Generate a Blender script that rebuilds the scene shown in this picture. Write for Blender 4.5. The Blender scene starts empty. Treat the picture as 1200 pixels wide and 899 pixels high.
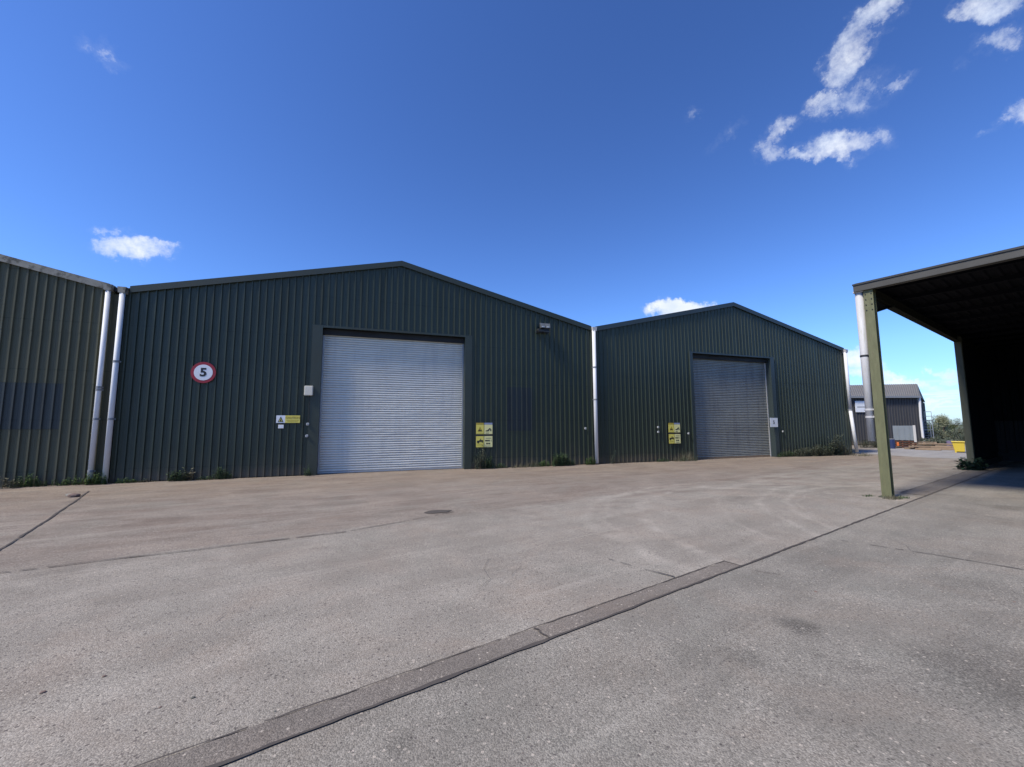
import bpy, bmesh, math, random
from mathutils import Vector, Matrix, noise
R = math.radians
random.seed(7)
S = bpy.context.scene
COL = S.collection

# ------------------------------------------------------------------ camera model
CF, CP, CR, CY, D, H = 481.3988, 0.1006975, -0.00332416, 0.3382587, 14.49, 1.55
def ray(px, py):
    X = (px-600)/CF; U = (449.5-py)/CF
    r = X*math.cos(CR)-U*math.sin(CR); u = X*math.sin(CR)+U*math.cos(CR)
    fw = math.cos(CP)-u*math.sin(CP); z = math.sin(CP)+u*math.cos(CP)
    return Vector((r*math.cos(CY)+fw*math.sin(CY), -r*math.sin(CY)+fw*math.cos(CY), z)), fw
def G(px, py, z=0.0):
    d, _ = ray(px, py); t = (z-H)/d.z
    return Vector((d.x*t, d.y*t, z))
def F(px, py, Y=D):
    d, _ = ray(px, py); t = Y/d.y
    return Vector((d.x*t, Y, d.z*t+H))
def P(px, py, depth):
    d, fw = ray(px, py); t = depth/fw
    return Vector((d.x*t, d.y*t, d.z*t+H))

# ------------------------------------------------------------------ object helpers
def tag(o, label=None, cat=None, group=None, kind=None):
    if label: o['label'] = label
    if cat: o['category'] = cat
    if group: o['group'] = group
    if kind: o['kind'] = kind
    return o
def empty(name, loc=(0,0,0), rz=0.0):
    o = bpy.data.objects.new(name, None); COL.objects.link(o)
    o.location = loc; o.rotation_euler = (0,0,rz); o.empty_display_size = .2
    return o
def obj(name, bm, mat, parent=None, smooth=False, loc=None, rot=None):
    me = bpy.data.meshes.new(name); bm.to_mesh(me); bm.free()
    mats = mat if isinstance(mat, (list, tuple)) else [mat]
    for m in mats: me.materials.append(m)
    if smooth:
        for p in me.polygons: p.use_smooth = True
    o = bpy.data.objects.new(name, me); COL.objects.link(o)
    if parent: o.parent = parent
    if loc is not None: o.location = loc
    if rot is not None: o.rotation_euler = rot
    return o
def copy_tree(o, parent=None):
    c = o.copy(); COL.objects.link(c)
    if parent: c.parent = parent
    for ch in o.children: copy_tree(ch, c)
    return c
def BM(): return bmesh.new()
def box(bm, x0, x1, y0, y1, z0, z1, mi=0):
    v = [bm.verts.new(p) for p in ((x0,y0,z0),(x1,y0,z0),(x1,y1,z0),(x0,y1,z0),(x0,y0,z1),(x1,y0,z1),(x1,y1,z1),(x0,y1,z1))]
    for f in ((3,2,1,0),(4,5,6,7),(0,1,5,4),(1,2,6,5),(2,3,7,6),(3,0,4,7)):
        q = bm.faces.new([v[i] for i in f]); q.material_index = mi
    return v
def prism(bm, pts, vec, mi=0):
    """closed solid: polygon pts (3D) swept along vec"""
    n = len(pts); vec = Vector(vec)
    a = [bm.verts.new(p) for p in pts]; b = [bm.verts.new(Vector(p)+vec) for p in pts]
    fs = [bm.faces.new(a), bm.faces.new(list(reversed(b)))]
    for i in range(n): fs.append(bm.faces.new((a[(i+1)%n], a[i], b[i], b[(i+1)%n])))
    for f in fs: f.material_index = mi
    bmesh.ops.recalc_face_normals(bm, faces=fs)
def bevel(bm, w, seg=1):
    bmesh.ops.bevel(bm, geom=bm.edges[:], offset=w, segments=seg, affect='EDGES', clamp_overlap=True)
def tube(bm, p0, p1, r0, r1=None, n=16, caps=True):
    r1 = r0 if r1 is None else r1
    p0 = Vector(p0); p1 = Vector(p1); d = (p1-p0).normalized()
    a = d.orthogonal().normalized(); b = d.cross(a)
    A = [bm.verts.new(p0+(a*math.cos(t)+b*math.sin(t))*r0) for t in [2*math.pi*i/n for i in range(n)]]
    B = [bm.verts.new(p1+(a*math.cos(t)+b*math.sin(t))*r1) for t in [2*math.pi*i/n for i in range(n)]]
    for i in range(n): bm.faces.new((A[i], A[(i+1)%n], B[(i+1)%n], B[i]))
    if caps: bm.faces.new(list(reversed(A))); bm.faces.new(B)
def beam(bm, p0, p1, w, h, up=(0,0,1)):
    p0 = Vector(p0); p1 = Vector(p1); d = (p1-p0).normalized(); s = d.cross(Vector(up)).normalized(); u = s.cross(d)
    prism(bm, [p0+s*w/2+u*h/2, p0-s*w/2+u*h/2, p0-s*w/2-u*h/2, p0+s*w/2-u*h/2], p1-p0)
def ibeam(bm, p0, p1, w, h, up=(0,0,1), tf=.014, tw=.010):
    """I section: flanges are w wide and lie h apart along 'up'"""
    p0 = Vector(p0); p1 = Vector(p1); d = (p1-p0).normalized(); s = d.cross(Vector(up)).normalized(); u = s.cross(d)
    a, b = w/2, h/2
    pr = [(-a,-b),(a,-b),(a,-b+tf),(tw,-b+tf),(tw,b-tf),(a,b-tf),(a,b),(-a,b),(-a,b-tf),(-tw,b-tf),(-tw,-b+tf),(-a,-b+tf)]
    prism(bm, [p0+s*x+u*y for x, y in pr], p1-p0)

# ------------------------------------------------------------------ materials
class NT:
    def __init__(s, tree): s.t = tree
    def n(s, typ, **kw):
        nd = s.t.nodes.new(typ)
        for k, v in kw.items():
            if k == 'inp':
                for a, b in v.items():
                    if isinstance(b, bpy.types.NodeSocket): s.t.links.new(b, nd.inputs[a])
                    else: nd.inputs[a].default_value = b
            else: setattr(nd, k, v)
        return nd
    def math(s, op, a, b=0.0, c=None, clamp=False):
        i = {0: a, 1: b}
        if c is not None: i[2] = c
        return s.n('ShaderNodeMath', operation=op, use_clamp=clamp, inp=i).outputs[0]
    def noise(s, vec, scale, detail=4, rough=.55, dist=0.0):
        return s.n('ShaderNodeTexNoise', inp={'Vector': vec, 'Scale': scale, 'Detail': detail, 'Roughness': rough, 'Distortion': dist}).outputs['Fac']
    def mapr(s, v, a, b, c=0.0, d=1.0, smooth=False):
        return s.n('ShaderNodeMapRange', interpolation_type='SMOOTHSTEP' if smooth else 'LINEAR', inp={'Value': v, 'From Min': a, 'From Max': b, 'To Min': c, 'To Max': d}).outputs[0]
    def mix(s, f, a, b, mode='MIX'):
        m = s.n('ShaderNodeMix', data_type='RGBA', blend_type=mode, clamp_result=False)
        for k, v in ((0, f), (6, a), (7, b)):
            if isinstance(v, bpy.types.NodeSocket): s.t.links.new(v, m.inputs[k])
            elif k == 0: m.inputs[0].default_value = v
            else: m.inputs[k].default_value = (*v[:3], 1)
        return m.outputs[2]
    def scl(s, vec, x, y, z):
        return s.n('ShaderNodeVectorMath', operation='MULTIPLY', inp={0: vec, 1: (x, y, z)}).outputs[0]
def mat(name, build):
    m = bpy.data.materials.new(name); m.use_nodes = True
    t = NT(m.node_tree); b = m.node_tree.nodes['Principled BSDF']; build(t, b, m.node_tree.links); return m
def bump(t, l, b, h, strength, dist):
    bp = t.n('ShaderNodeBump', inp={'Height': h, 'Strength': strength, 'Distance': dist}); l.new(bp.outputs[0], b.inputs['Normal'])
def paint(name, col, col2=None, rough=.5, metal=0.0, sc=3.0, streak=(1,1,1), amt=.6, bmp=0.1, spec=.5, dirt=None, dirtlo=.55, dirthi=.75, coords='Object'):
    def f(t, b, l):
        co = t.n('ShaderNodeNewGeometry').outputs['Position'] if coords == 'World' else t.n('ShaderNodeTexCoord').outputs['Object']
        v = t.scl(co, *streak)
        n1 = t.noise(v, sc, 6, .6)
        c2 = col2 or tuple(c*.75 for c in col)
        c = t.mix(t.mapr(n1, .35, .68, 0, amt), col, c2)
        c = t.mix(t.mapr(t.noise(co, sc*14, 3), .3, .7, 0, .25), c, tuple(x*.8 for x in col))
        if dirt:
            c = t.mix(t.mapr(t.noise(v, sc*2.3, 8, .65), dirtlo, dirthi, 0, .8), c, dirt)
        l.new(c, b.inputs['Base Color'])
        l.new(t.mapr(n1, .3, .7, max(.05, rough-.08), min(1, rough+.1)), b.inputs['Roughness'])
        b.inputs['Metallic'].default_value = metal
        b.inputs['Specular IOR Level'].default_value = spec
        if bmp: bump(t, l, b, t.noise(co, 60, 3), bmp, .002)
    return mat(name, lambda t, b, l: f(t, b, l))

def cladding_mat(name, col, col2, low, rough=.45, algae=(.03,.04,.02), topdark=0.0, fade=.5):
    """profiled coated steel: vertical streaks, patchy fading, splash dirt with an uneven upper edge near the ground"""
    def f(t, b, l):
        co = t.n('ShaderNodeNewGeometry').outputs['Position']
        z = t.n('ShaderNodeSeparateXYZ', inp={0: co}).outputs[2]
        st = t.noise(t.scl(co, 6, 6, .25), 1.0, 6, .6)
        pt = t.noise(co, .55, 5, .6)
        c = t.mix(t.mapr(pt, .35, .68, 0, fade), col, col2)
        c = t.mix(t.mapr(st, .42, .72, 0, .55), c, tuple(x*.72 for x in col))
        fine = t.noise(t.scl(co, 30, 30, 4), 1.0, 4, .6)
        c = t.mix(t.mapr(fine, .5, .75, 0, .3), c, tuple(x*1.35 for x in col2))
        edge = t.math('ADD', z, t.math('MULTIPLY', t.noise(t.scl(co, 2.5, 2.5, .8), 1.0, 6, .65), -1.7))
        c = t.mix(t.mapr(edge, -.75, -.1, .75, 0), c, low)
        c = t.mix(t.mapr(t.math('ADD', t.noise(t.scl(co, 9, 9, 1.5), 1.0, 5), t.math('MULTIPLY', z, -.05)), .55, .7, 0, .5), c, algae)
        fz = t.math('ABSOLUTE', t.math('SUBTRACT', t.math('FRACT', t.math('DIVIDE', t.math('ADD', z, .3), 1.35)), .5))
        c = t.mix(t.math('MULTIPLY', t.mapr(fz, .014, .004, 0, .55), t.mapr(t.noise(t.scl(co, 9, 9, .2), 1.0, 3), .4, .6)), c, tuple(x*.35 for x in col))
        run = t.math('MULTIPLY', t.mapr(t.noise(t.scl(co, 11, 11, .12), 1.0, 5, .6), .62, .74, 0, .6), t.mapr(t.noise(co, .7, 4), .45, .6))
        c = t.mix(run, c, (.062,.055,.040))
        c = t.mix(t.mapr(t.math('ADD', z, t.math('MULTIPLY', t.noise(co, 5, 6, .7), -.5)), .12, -.12, 0, .75), c, (.085,.072,.052))
        l.new(c, b.inputs['Base Color'])
        l.new(t.mapr(st, .3, .7, rough-.07, rough+.15), b.inputs['Roughness'])
        b.inputs['Specular IOR Level'].default_value = .4
        bump(t, l, b, t.noise(t.scl(co, 3, 3, 1), 1.0, 3), .25, .02)
    return mat(name, f)
M = {}
M['green'] = cladding_mat('green_clad', (.030,.041,.027), (.040,.050,.034), (.052,.055,.037), .42)
M['green2'] = cladding_mat('green_clad_far', (.030,.041,.028), (.037,.048,.034), (.041,.046,.032), .42)
M['olive'] = cladding_mat('olive_clad', (.092,.092,.056), (.070,.074,.050), (.074,.078,.050), .7, (.05,.05,.028))
M['oliveband'] = cladding_mat('olive_band', (.085,.080,.045), (.07,.07,.05), (.07,.08,.05), .7, (.04,.045,.02))
M['patch'] = cladding_mat('patch_clad', (.042,.049,.045), (.036,.043,.040), (.042,.048,.042), .5)
M['patchA'] = cladding_mat('patch_clad_dark', (.022,.030,.031), (.026,.034,.036), (.025,.032,.032), .45)
M['trim'] = paint('green_trim', (.027,.035,.024), (.022,.029,.020), .45, sc=1.2, streak=(1,1,1), coords='World')
M['trim_dark'] = paint('green_trim_dark', (.030,.042,.043), (.024,.034,.035), .4, sc=1.2, coords='World')
M['rafterm'] = paint('dull_rafter', (.022,.022,.016), (.014,.015,.012), .9, sc=3, spec=.1)
M['weather'] = paint('weathered_flashing', (.26,.25,.21), (.12,.115,.10), .8, sc=2.5, dirt=(.05,.05,.04), dirtlo=.5, dirthi=.62, coords='World')
M['fascia'] = paint('canopy_fascia', (.042,.040,.034), (.031,.030,.026), .6, sc=1.2, dirt=(.14,.10,.05), dirtlo=.58, dirthi=.75)
M['dark'] = paint('dark_steel', (.012,.013,.014), None, .6, sc=2)
M['shaded_gap'] = paint('shaded_gap_black', (.010,.011,.013), None, .7, sc=2)
M['pipe'] = paint('white_pipe', (.64,.65,.66), (.55,.56,.57), .62, sc=1.5, streak=(8,8,1), bmp=.02, dirt=(.38,.38,.34), dirtlo=.62, dirthi=.8, coords='World')
M['pipegrey'] = paint('grey_pipe', (.46,.455,.45), (.37,.365,.36), .6, sc=1.5, streak=(8,8,1), bmp=.02, dirt=(.28,.29,.22), dirtlo=.55, dirthi=.75)
M['bracket'] = paint('pipe_bracket', (.22,.23,.24), None, .5)
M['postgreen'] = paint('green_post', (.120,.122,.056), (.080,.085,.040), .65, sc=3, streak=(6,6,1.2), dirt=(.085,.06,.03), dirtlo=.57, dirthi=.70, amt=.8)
M['postshaded'] = paint('green_post_shaded', (.070,.072,.045), (.048,.052,.036), .7, sc=3, streak=(6,6,1.2), dirt=(.05,.04,.025))  # darker copy of the post green, canopy shade put into the colour
M['roofsheet'] = paint('roof_sheet', (.10,.12,.12), (.07,.085,.085), .5, sc=1, coords='World')
M['roofgrey'] = paint('fibre_cement_roof', (.15,.145,.14), (.11,.105,.10), .85, sc=1.2, coords='World', dirt=(.11,.10,.08))
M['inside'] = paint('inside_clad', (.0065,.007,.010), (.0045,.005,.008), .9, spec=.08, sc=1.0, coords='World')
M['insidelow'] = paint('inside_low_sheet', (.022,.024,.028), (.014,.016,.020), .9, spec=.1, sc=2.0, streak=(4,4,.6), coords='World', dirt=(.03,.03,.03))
M['farwall'] = cladding_mat('far_grey_clad', (.050,.050,.053), (.042,.042,.045), (.055,.055,.053), .6)
M['white'] = paint('white_plate', (.72,.74,.76), (.64,.66,.68), .45, sc=2, bmp=0)
M['dullwhite'] = paint('dull_white_box', (.50,.51,.50), None, .5, bmp=0)
M['cream'] = paint('cream_box', (.66,.62,.50), (.58,.54,.44), .5, sc=3)
M['red'] = paint('sign_red', (.30,.012,.025), (.22,.012,.02), .45, sc=6, bmp=0)
M['black'] = paint('sign_black', (.012,.012,.016), None, .5, bmp=0)
M['yellow'] = paint('sign_yellow', (.70,.60,.10), (.62,.55,.13), .5, sc=5, bmp=0, dirt=(.5,.47,.25))
M['ochre'] = paint('sign_ochre', (.42,.32,.04), None, .5, sc=5, bmp=0)
M['paleyellow'] = paint('sign_pale_yellow', (.75,.70,.32), (.68,.64,.25), .5, sc=5, bmp=0)
M['signblue'] = paint('sign_blue_grey', (.26,.30,.42), None, .5, sc=5, bmp=0)
M['rust'] = paint('rusty_steel', (.11,.045,.028), (.06,.03,.022), .85, sc=4, dirt=(.03,.02,.018))
M['orange'] = paint('orange_plastic', (.55,.14,.03), None, .5)
M['bluegrey'] = paint('bluegrey_box', (.17,.20,.23), (.13,.155,.18), .6, sc=2, dirt=(.10,.08,.06), dirtlo=.6)
M['blueplastic'] = paint('blue_drum', (.02,.035,.11), None, .45)
M['purple'] = paint('purple_drum', (.16,.13,.22), None, .6)
M['timber'] = paint('old_timber', (.26,.19,.13), (.17,.12,.085), .85, sc=3, streak=(2,2,8), dirt=(.10,.08,.06))
M['skip'] = paint('yellow_bin', (.62,.47,.05), (.52,.40,.06), .5, sc=3, dirt=(.30,.22,.05), dirtlo=.6)
M['galv'] = paint('galvanised', (.40,.42,.44), (.30,.32,.34), .45, .5, sc=4)
M['lampglass'] = paint('lamp_glass', (.14,.15,.15), (.10,.11,.11), .12, 0, sc=3, bmp=0)
M['lampwhite'] = paint('lamp_bulb', (.45,.47,.47), None, .2, bmp=0)
M['housing'] = paint('lamp_housing', (.03,.033,.035), None, .45)
M['stone'] = paint('rubble', (.14,.09,.075), (.20,.16,.13), .9, sc=8, bmp=.6)
M['bark'] = paint('bark', (.10,.08,.06), (.06,.05,.04), .95, sc=6)

def shutter_mat(name, col, col2, metal, rough, dirt, damt):
    def f(t, b, l):
        co = t.n('ShaderNodeTexCoord').outputs['Object']
        s = t.n('ShaderNodeSeparateXYZ', inp={0: co})
        row = t.n('ShaderNodeTexWhiteNoise', noise_dimensions='1D', inp={'W': t.math('FLOOR', t.math('DIVIDE', s.outputs[2], .078))}).outputs[0]
        c = t.mix(t.mapr(row, 0, 1, 0, .45), col, col2)
        big = t.noise(t.scl(co, .5, 1, .7), 1.0, 6, .6)
        c = t.mix(t.mapr(big, .35, .7, 0, .6), c, col2)
        st = t.noise(t.scl(co, 4, 4, .35), 1.0, 7, .7)
        c = t.mix(t.mapr(st, .48, .72, 0, damt), c, dirt)
        fr = t.math('FRACT', t.math('DIVIDE', t.math('SUBTRACT', s.outputs[2], .07), .078))
        joint_shade = t.math('MAXIMUM', t.mapr(fr, .14, .04, 0, .72), t.mapr(fr, .90, .99, 0, .72))  # dark slat joints, with the shade between slats painted in
        c = t.mix(joint_shade, c, tuple(x*.30 for x in col2))
        l.new(c, b.inputs['Base Color']); b.inputs['Metallic'].default_value = metal
        l.new(t.mapr(big, .3, .7, rough-.06, rough+.1), b.inputs['Roughness'])
    return mat(name, f)
M['shutterA'] = shutter_mat('galv_shutter', (.68,.66,.58), (.55,.54,.48), .12, .46, (.42,.43,.42), .5)
M['shutterB'] = shutter_mat('dull_shutter', (.29,.295,.26), (.215,.22,.195), .15, .5, (.13,.12,.12), .7)

def leafmat(name, a, c2, c3=None):
    def f(t, b, l):
        r = t.n('ShaderNodeNewGeometry').outputs['Random Per Island']
        c = t.mix(r, a, c2)
        if c3: c = t.mix(t.mapr(t.noise(t.n('ShaderNodeNewGeometry').outputs['Position'], 3.0, 3), .48, .62), c, c3)
        l.new(c, b.inputs['Base Color']); b.inputs['Roughness'].default_value = .6
        b.inputs['Specular IOR Level'].default_value = .25
    return mat(name, f)
M['leafdark'] = leafmat('dark_leaves', (.030,.055,.024), (.075,.110,.050))
M['leafgreen'] = leafmat('green_leaves', (.045,.085,.022), (.10,.15,.05))
M['leafdry'] = leafmat('dry_stems', (.10,.09,.06), (.16,.15,.10), (.045,.06,.035))
M['leafdull'] = leafmat('dull_scrub', (.045,.060,.038), (.115,.115,.080), (.04,.06,.042))
M['leaftree'] = leafmat('tree_leaves', (.035,.060,.020), (.085,.10,.045))
M['leaftree2'] = leafmat('tree_leaves_brown', (.07,.075,.035), (.12,.11,.06))
M['leafpale'] = leafmat('pale_leaves', (.26,.28,.17), (.36,.37,.25))
M['leafpost'] = leafmat('post_bush_leaves', (.014,.035,.022), (.035,.07,.045))

# ---- ground materials
A75 = R(75.06)
AX = Vector((math.sin(A75), math.cos(A75), 0)); BX = Vector((AX.y, -AX.x, 0)); C0 = Vector((10.46, 5.75, 0))
def CW(s, o, z=0): return C0 + AX*s + BX*o + Vector((0,0,z))
def concrete(name, base, dark, light, tanm=False, rough=.9, agg=.38, arcs=(), blots=()):
    def f(t, b, l):
        co = t.n('ShaderNodeNewGeometry').outputs['Position']
        xyz = t.n('ShaderNodeSeparateXYZ', inp={0: co})
        rot = t.n('ShaderNodeVectorRotate', rotation_type='Z_AXIS', inp={'Vector': co, 'Angle': R(-14.94)}).outputs[0]
        big = t.noise(co, .22, 6, .6, .4); mid = t.noise(co, 1.1, 7, .65, .3)
        streak = t.noise(t.scl(rot, .25, 2.2, 1), 1.0, 7, .6, .3)
        c = t.mix(t.mapr(big, .35, .66, 0, .8), base, dark)
        c = t.mix(t.mapr(mid, .45, .72, 0, .55), c, light)
        c = t.mix(t.mapr(streak, .50, .68, 0, .40), c, light)
        c = t.mix(t.mapr(streak, .47, .30, 0, .45), c, dark)
        if tanm:
            e = t.math('ADD', xyz.outputs[1], t.math('MULTIPLY', t.noise(co, .6, 6, .6), 4.0))
            c = t.mix(t.math('MULTIPLY', t.mapr(e, 11.6, 14.8, 0, .85, True), t.mapr(xyz.outputs[0], 27, 23)), c, (.245,.185,.125))
            # browner apron between the long joint and the sheds
            e2 = t.math('ADD', t.math('SUBTRACT', xyz.outputs[1], t.math('MULTIPLY', xyz.outputs[0], .22)), t.math('MULTIPLY', t.noise(co, 1.4, 6, .6), .5))
            c = t.mix(t.math('MULTIPLY', t.mapr(e2, 7.1, 7.25, 0, .55), t.mapr(xyz.outputs[0], 24, 19)), c, (.185,.146,.118))
            c = t.mix(t.math('MULTIPLY', t.mapr(t.noise(t.scl(co, .7, 3.5, 1), 1.0, 9, .75, .4), .47, .62, 0, .6), t.mapr(e2, 7.1, 7.6)), c, (.115,.09,.075))
            dk = t.noise(t.scl(co, .5, 1.6, 1), 1.0, 7, .65)
            c = t.mix(t.math('MULTIPLY', t.mapr(dk, .49, .62, 0, .7), t.mapr(xyz.outputs[1], 5, 9)), c, (.14,.105,.085))
        for (cx, cy, r, w, am) in arcs:
            dv = t.n('ShaderNodeVectorMath', operation='SUBTRACT', inp={0: co, 1: (cx, cy, 0)}).outputs[0]
            ln = t.n('ShaderNodeVectorMath', operation='LENGTH', inp={0: dv}).outputs['Value']
            ln = t.math('ADD', ln, t.math('MULTIPLY', t.math('SUBTRACT', t.noise(co, .9, 4), .5), .5))
            k = t.math('ABSOLUTE', t.math('SUBTRACT', ln, r))
            ring = t.math('MULTIPLY', t.mapr(k, 0, w*.75, am*.75, 0, True), t.mapr(t.noise(co, 2.2, 6, .7), .36, .62))
            c = t.mix(ring, c, tuple(min(1, x*1.25) for x in light))
        # reddish and greenish weathering, worn pale lanes, large worn blotches
        hue = t.noise(co, .9, 6, .7, .6)
        c = t.mix(t.mapr(hue, .50, .66, 0, .38), c, (base[0]*1.08, base[1]*.95, base[2]*.88))
        c = t.mix(t.mapr(hue, .46, .32, 0, .30), c, (base[0]*.80, base[1]*.89, base[2]*.90))
        bl = t.noise(rot, .45, 9, .72, 1.2)
        c = t.mix(t.mapr(bl, .53, .64, 0, .42), c, tuple(x*.82 for x in dark))
        c = t.mix(t.mapr(t.noise(t.scl(rot, .12, 5, 1), 1.0, 8, .7, .5), .56, .68, 0, .40), c, tuple(x*1.12 for x in light))
        c = t.mix(t.mapr(t.noise(t.scl(rot, .9, 9, 1), 1.0, 8, .75, .5), .58, .70, 0, .35), c, tuple(x*.8 for x in dark))
        for (bx_, by_, br_, ba_) in blots:
            dv = t.n('ShaderNodeVectorMath', operation='SUBTRACT', inp={0: co, 1: (bx_, by_, 0)}).outputs[0]
            ln = t.n('ShaderNodeVectorMath', operation='LENGTH', inp={0: dv}).outputs['Value']
            ln = t.math('ADD', ln, t.math('MULTIPLY', t.math('SUBTRACT', t.noise(co, 2.5, 6, .65), .5), br_*1.1))
            c = t.mix(t.mapr(ln, br_, br_*.2, 0, ba_, True), c, tuple(x*.5 for x in dark))
        # dark oily blots
        ob = t.noise(co, .75, 3, .5)
        c = t.mix(t.mapr(ob, .66, .78, 0, .7), c, tuple(x*.55 for x in dark))
        # aggregate showing through the worn surface, and grit
        vo = t.n('ShaderNodeTexVoronoi', feature='F1', inp={'Vector': co, 'Scale': 125.0, 'Randomness': 1.0})
        vc = t.n('ShaderNodeSeparateColor', inp={0: vo.outputs['Color']}).outputs[0]
        c = t.mix(t.math('MULTIPLY', t.mapr(vc, .55, .95, 0, agg), t.mapr(mid, .3, .6)), c, tuple(min(1, x*1.55) for x in light))
        c = t.mix(t.mapr(vc, .42, .05, 0, agg), c, tuple(x*.42 for x in dark))
        v2 = t.n('ShaderNodeTexVoronoi', feature='F1', inp={'Vector': co, 'Scale': 42.0, 'Randomness': 1.0})
        k2 = t.n('ShaderNodeSeparateColor', inp={0: v2.outputs['Color']})
        c = t.mix(t.math('MULTIPLY', t.mapr(k2.outputs[1], .90, .97, 0, .75), t.mapr(v2.outputs['Distance'], .38, .30)), c, (.42,.37,.31))
        c = t.mix(t.math('MULTIPLY', t.mapr(k2.outputs[2], .90, .97, 0, .7), t.mapr(v2.outputs['Distance'], .38, .30)), c, (.06,.05,.048))
        fn = t.noise(co, 120, 4, .7)
        c = t.mix(t.mapr(fn, .35, .65, 0, 1), t.mix(1.0, c, (.78,.78,.78), 'MULTIPLY'), t.mix(1.0, c, (1.2,1.2,1.2), 'MULTIPLY'))
        l.new(c, b.inputs['Base Color']); b.inputs['Roughness'].default_value = rough
        b.inputs['Specular IOR Level'].default_value = .3
        h = t.math('ADD', t.math('MULTIPLY', fn, .5), t.math('ADD', t.math('MULTIPLY', vo.outputs['Distance'], -.9), t.math('MULTIPLY', mid, 2.0)))
        bump(t, l, b, h, .55, .006)
    return mat(name, f)
def circ(p, q, r_):
    ax, ay, bx, by, cx, cy = p.x, p.y, q.x, q.y, r_.x, r_.y
    d = 2*(ax*(by-cy)+bx*(cy-ay)+cx*(ay-by))
    ux = ((ax*ax+ay*ay)*(by-cy)+(bx*bx+by*by)*(cy-ay)+(cx*cx+cy*cy)*(ay-by))/d
    uy = ((ax*ax+ay*ay)*(cx-bx)+(bx*bx+by*by)*(ax-cx)+(cx*cx+cy*cy)*(bx-ax))/d
    return ux, uy, math.hypot(ax-ux, ay-uy)
a1 = circ(G(960,572), G(923,584), G(958,612)); a2 = circ(G(870,568), G(752,606), G(800,640)); a3 = circ(G(820,572), G(690,600), G(760,650))
arcs = [(a1[0]+dx_, a1[1]+dy_, r_, w_, am_) for dx_, dy_, r_, w_, am_ in ((.5,.2,1.5,.05,.6),(.2,-.3,2.4,.06,.6),(.9,.3,3.3,.08,.5),(-.4,.1,4.3,.07,.45),(-.8,.4,5.2,.10,.4),(1.2,-.5,5.9,.06,.35))]
arcs += [(a1[0],a1[1],a1[2],.14,.85), (a1[0],a1[1],a1[2]+.45,.16,.7), (a2[0],a2[1],a2[2],.22,.75), (a2[0],a2[1],a2[2]+.6,.15,.5), (a3[0],a3[1],a3[2],.25,.6)]
M['yard'] = concrete('yard_concrete', (.240,.216,.184), (.172,.153,.128), (.305,.278,.238), True, arcs=arcs)
M['slab'] = concrete('slab_concrete', (.210,.192,.163), (.138,.127,.109), (.268,.247,.212), False, blots=[(*G(935,735).xy, .22, .75), (*G(870,770).xy, .20, .4), (*G(1190,800).xy, .7, .5), (*G(1150,690).xy, .5, .3), (*G(470,870).xy, .12, .5)])
M['strip'] = concrete('strip_concrete', (.165,.144,.122), (.125,.110,.095), (.205,.180,.154), False, agg=.4)
M['paleroad'] = concrete('pale_road', (.27,.26,.245), (.22,.21,.20), (.32,.31,.29), False, agg=.2)
M['joint'] = paint('joint_tar', (.055,.047,.042), (.095,.082,.070), .95, sc=6, coords='World', bmp=.5)
M['soil'] = paint('soil', (.10,.085,.06), (.06,.055,.035), .95, sc=8, coords='World', bmp=.8)
M['field'] = paint('field_grass', (.07,.085,.035), (.11,.11,.05), .95, sc=.4, coords='World')

# ------------------------------------------------------------------ setting: ground sheets
def sheet(name, pts, z, m, cuts=0):
    bm = BM(); bm.faces.new([bm.verts.new((p[0], p[1], z)) for p in pts])
    return tag(obj(name, bm, m), kind='structure')
sheet('field', [(-500,-400),(700,-400),(700,700),(-500,700)], -.03, M['field'])
sheet('yard_ground', [(-45,-35),(48,-35),(48,46),(-45,46)], 0, M['yard'])
sheet('concrete_apron', [CW(-34,.41), CW(-34,26), CW(16,26), CW(16,.41)], .004, M['slab'])
def ragged(name, a, b, m, z, width_fn, seg=.12, seed=1):
    """narrow strip from a to b, ragged edges"""
    rnd = random.Random(seed); a = Vector(a[:2]); b = Vector(b[:2]); d = (b-a); L = d.length; d.normalize(); n = Vector((-d.y, d.x))
    k = max(2, int(L/seg)); bm = BM(); prev = None
    for i in range(k+1):
        s = L*i/k; p = a+d*s; lo, hi = width_fn(s, rnd)
        v = (bm.verts.new((p.x+n.x*lo, p.y+n.y*lo, z)), bm.verts.new((p.x+n.x*hi, p.y+n.y*hi, z)))
        if prev: bm.faces.new((prev[0], v[0], v[1], prev[1]))
        prev = v
    return bm
def strip_patch(name, s0, s1, o0, o1, seed):
    bm = BM(); rnd = random.Random(seed); prev = None; k = int((s1-s0)/.12)
    for i in range(k+1):
        s = s0+(s1-s0)*i/k
        v = (bm.verts.new(CW(s, o0+rnd.uniform(-.006,.006), .008)), bm.verts.new(CW(s, o1+rnd.uniform(-.006,.006), .008)))
        if prev: bm.faces.new((prev[0], v[0], v[1], prev[1]))
        prev = v
    for f in bm.faces:
        f.normal_update()
        if f.normal.z < 0: f.normal_flip()
    return tag(obj(name, bm, M['strip']), kind='structure')
strip_patch('asphalt_shade_strip', -22, -6.88, .215, .412, 3)
strip_patch('asphalt_shade_strip', .9, 9.0, -.02, .43, 4)  # dark strip that also lays the near post's soft shadow into the ground colour
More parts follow.
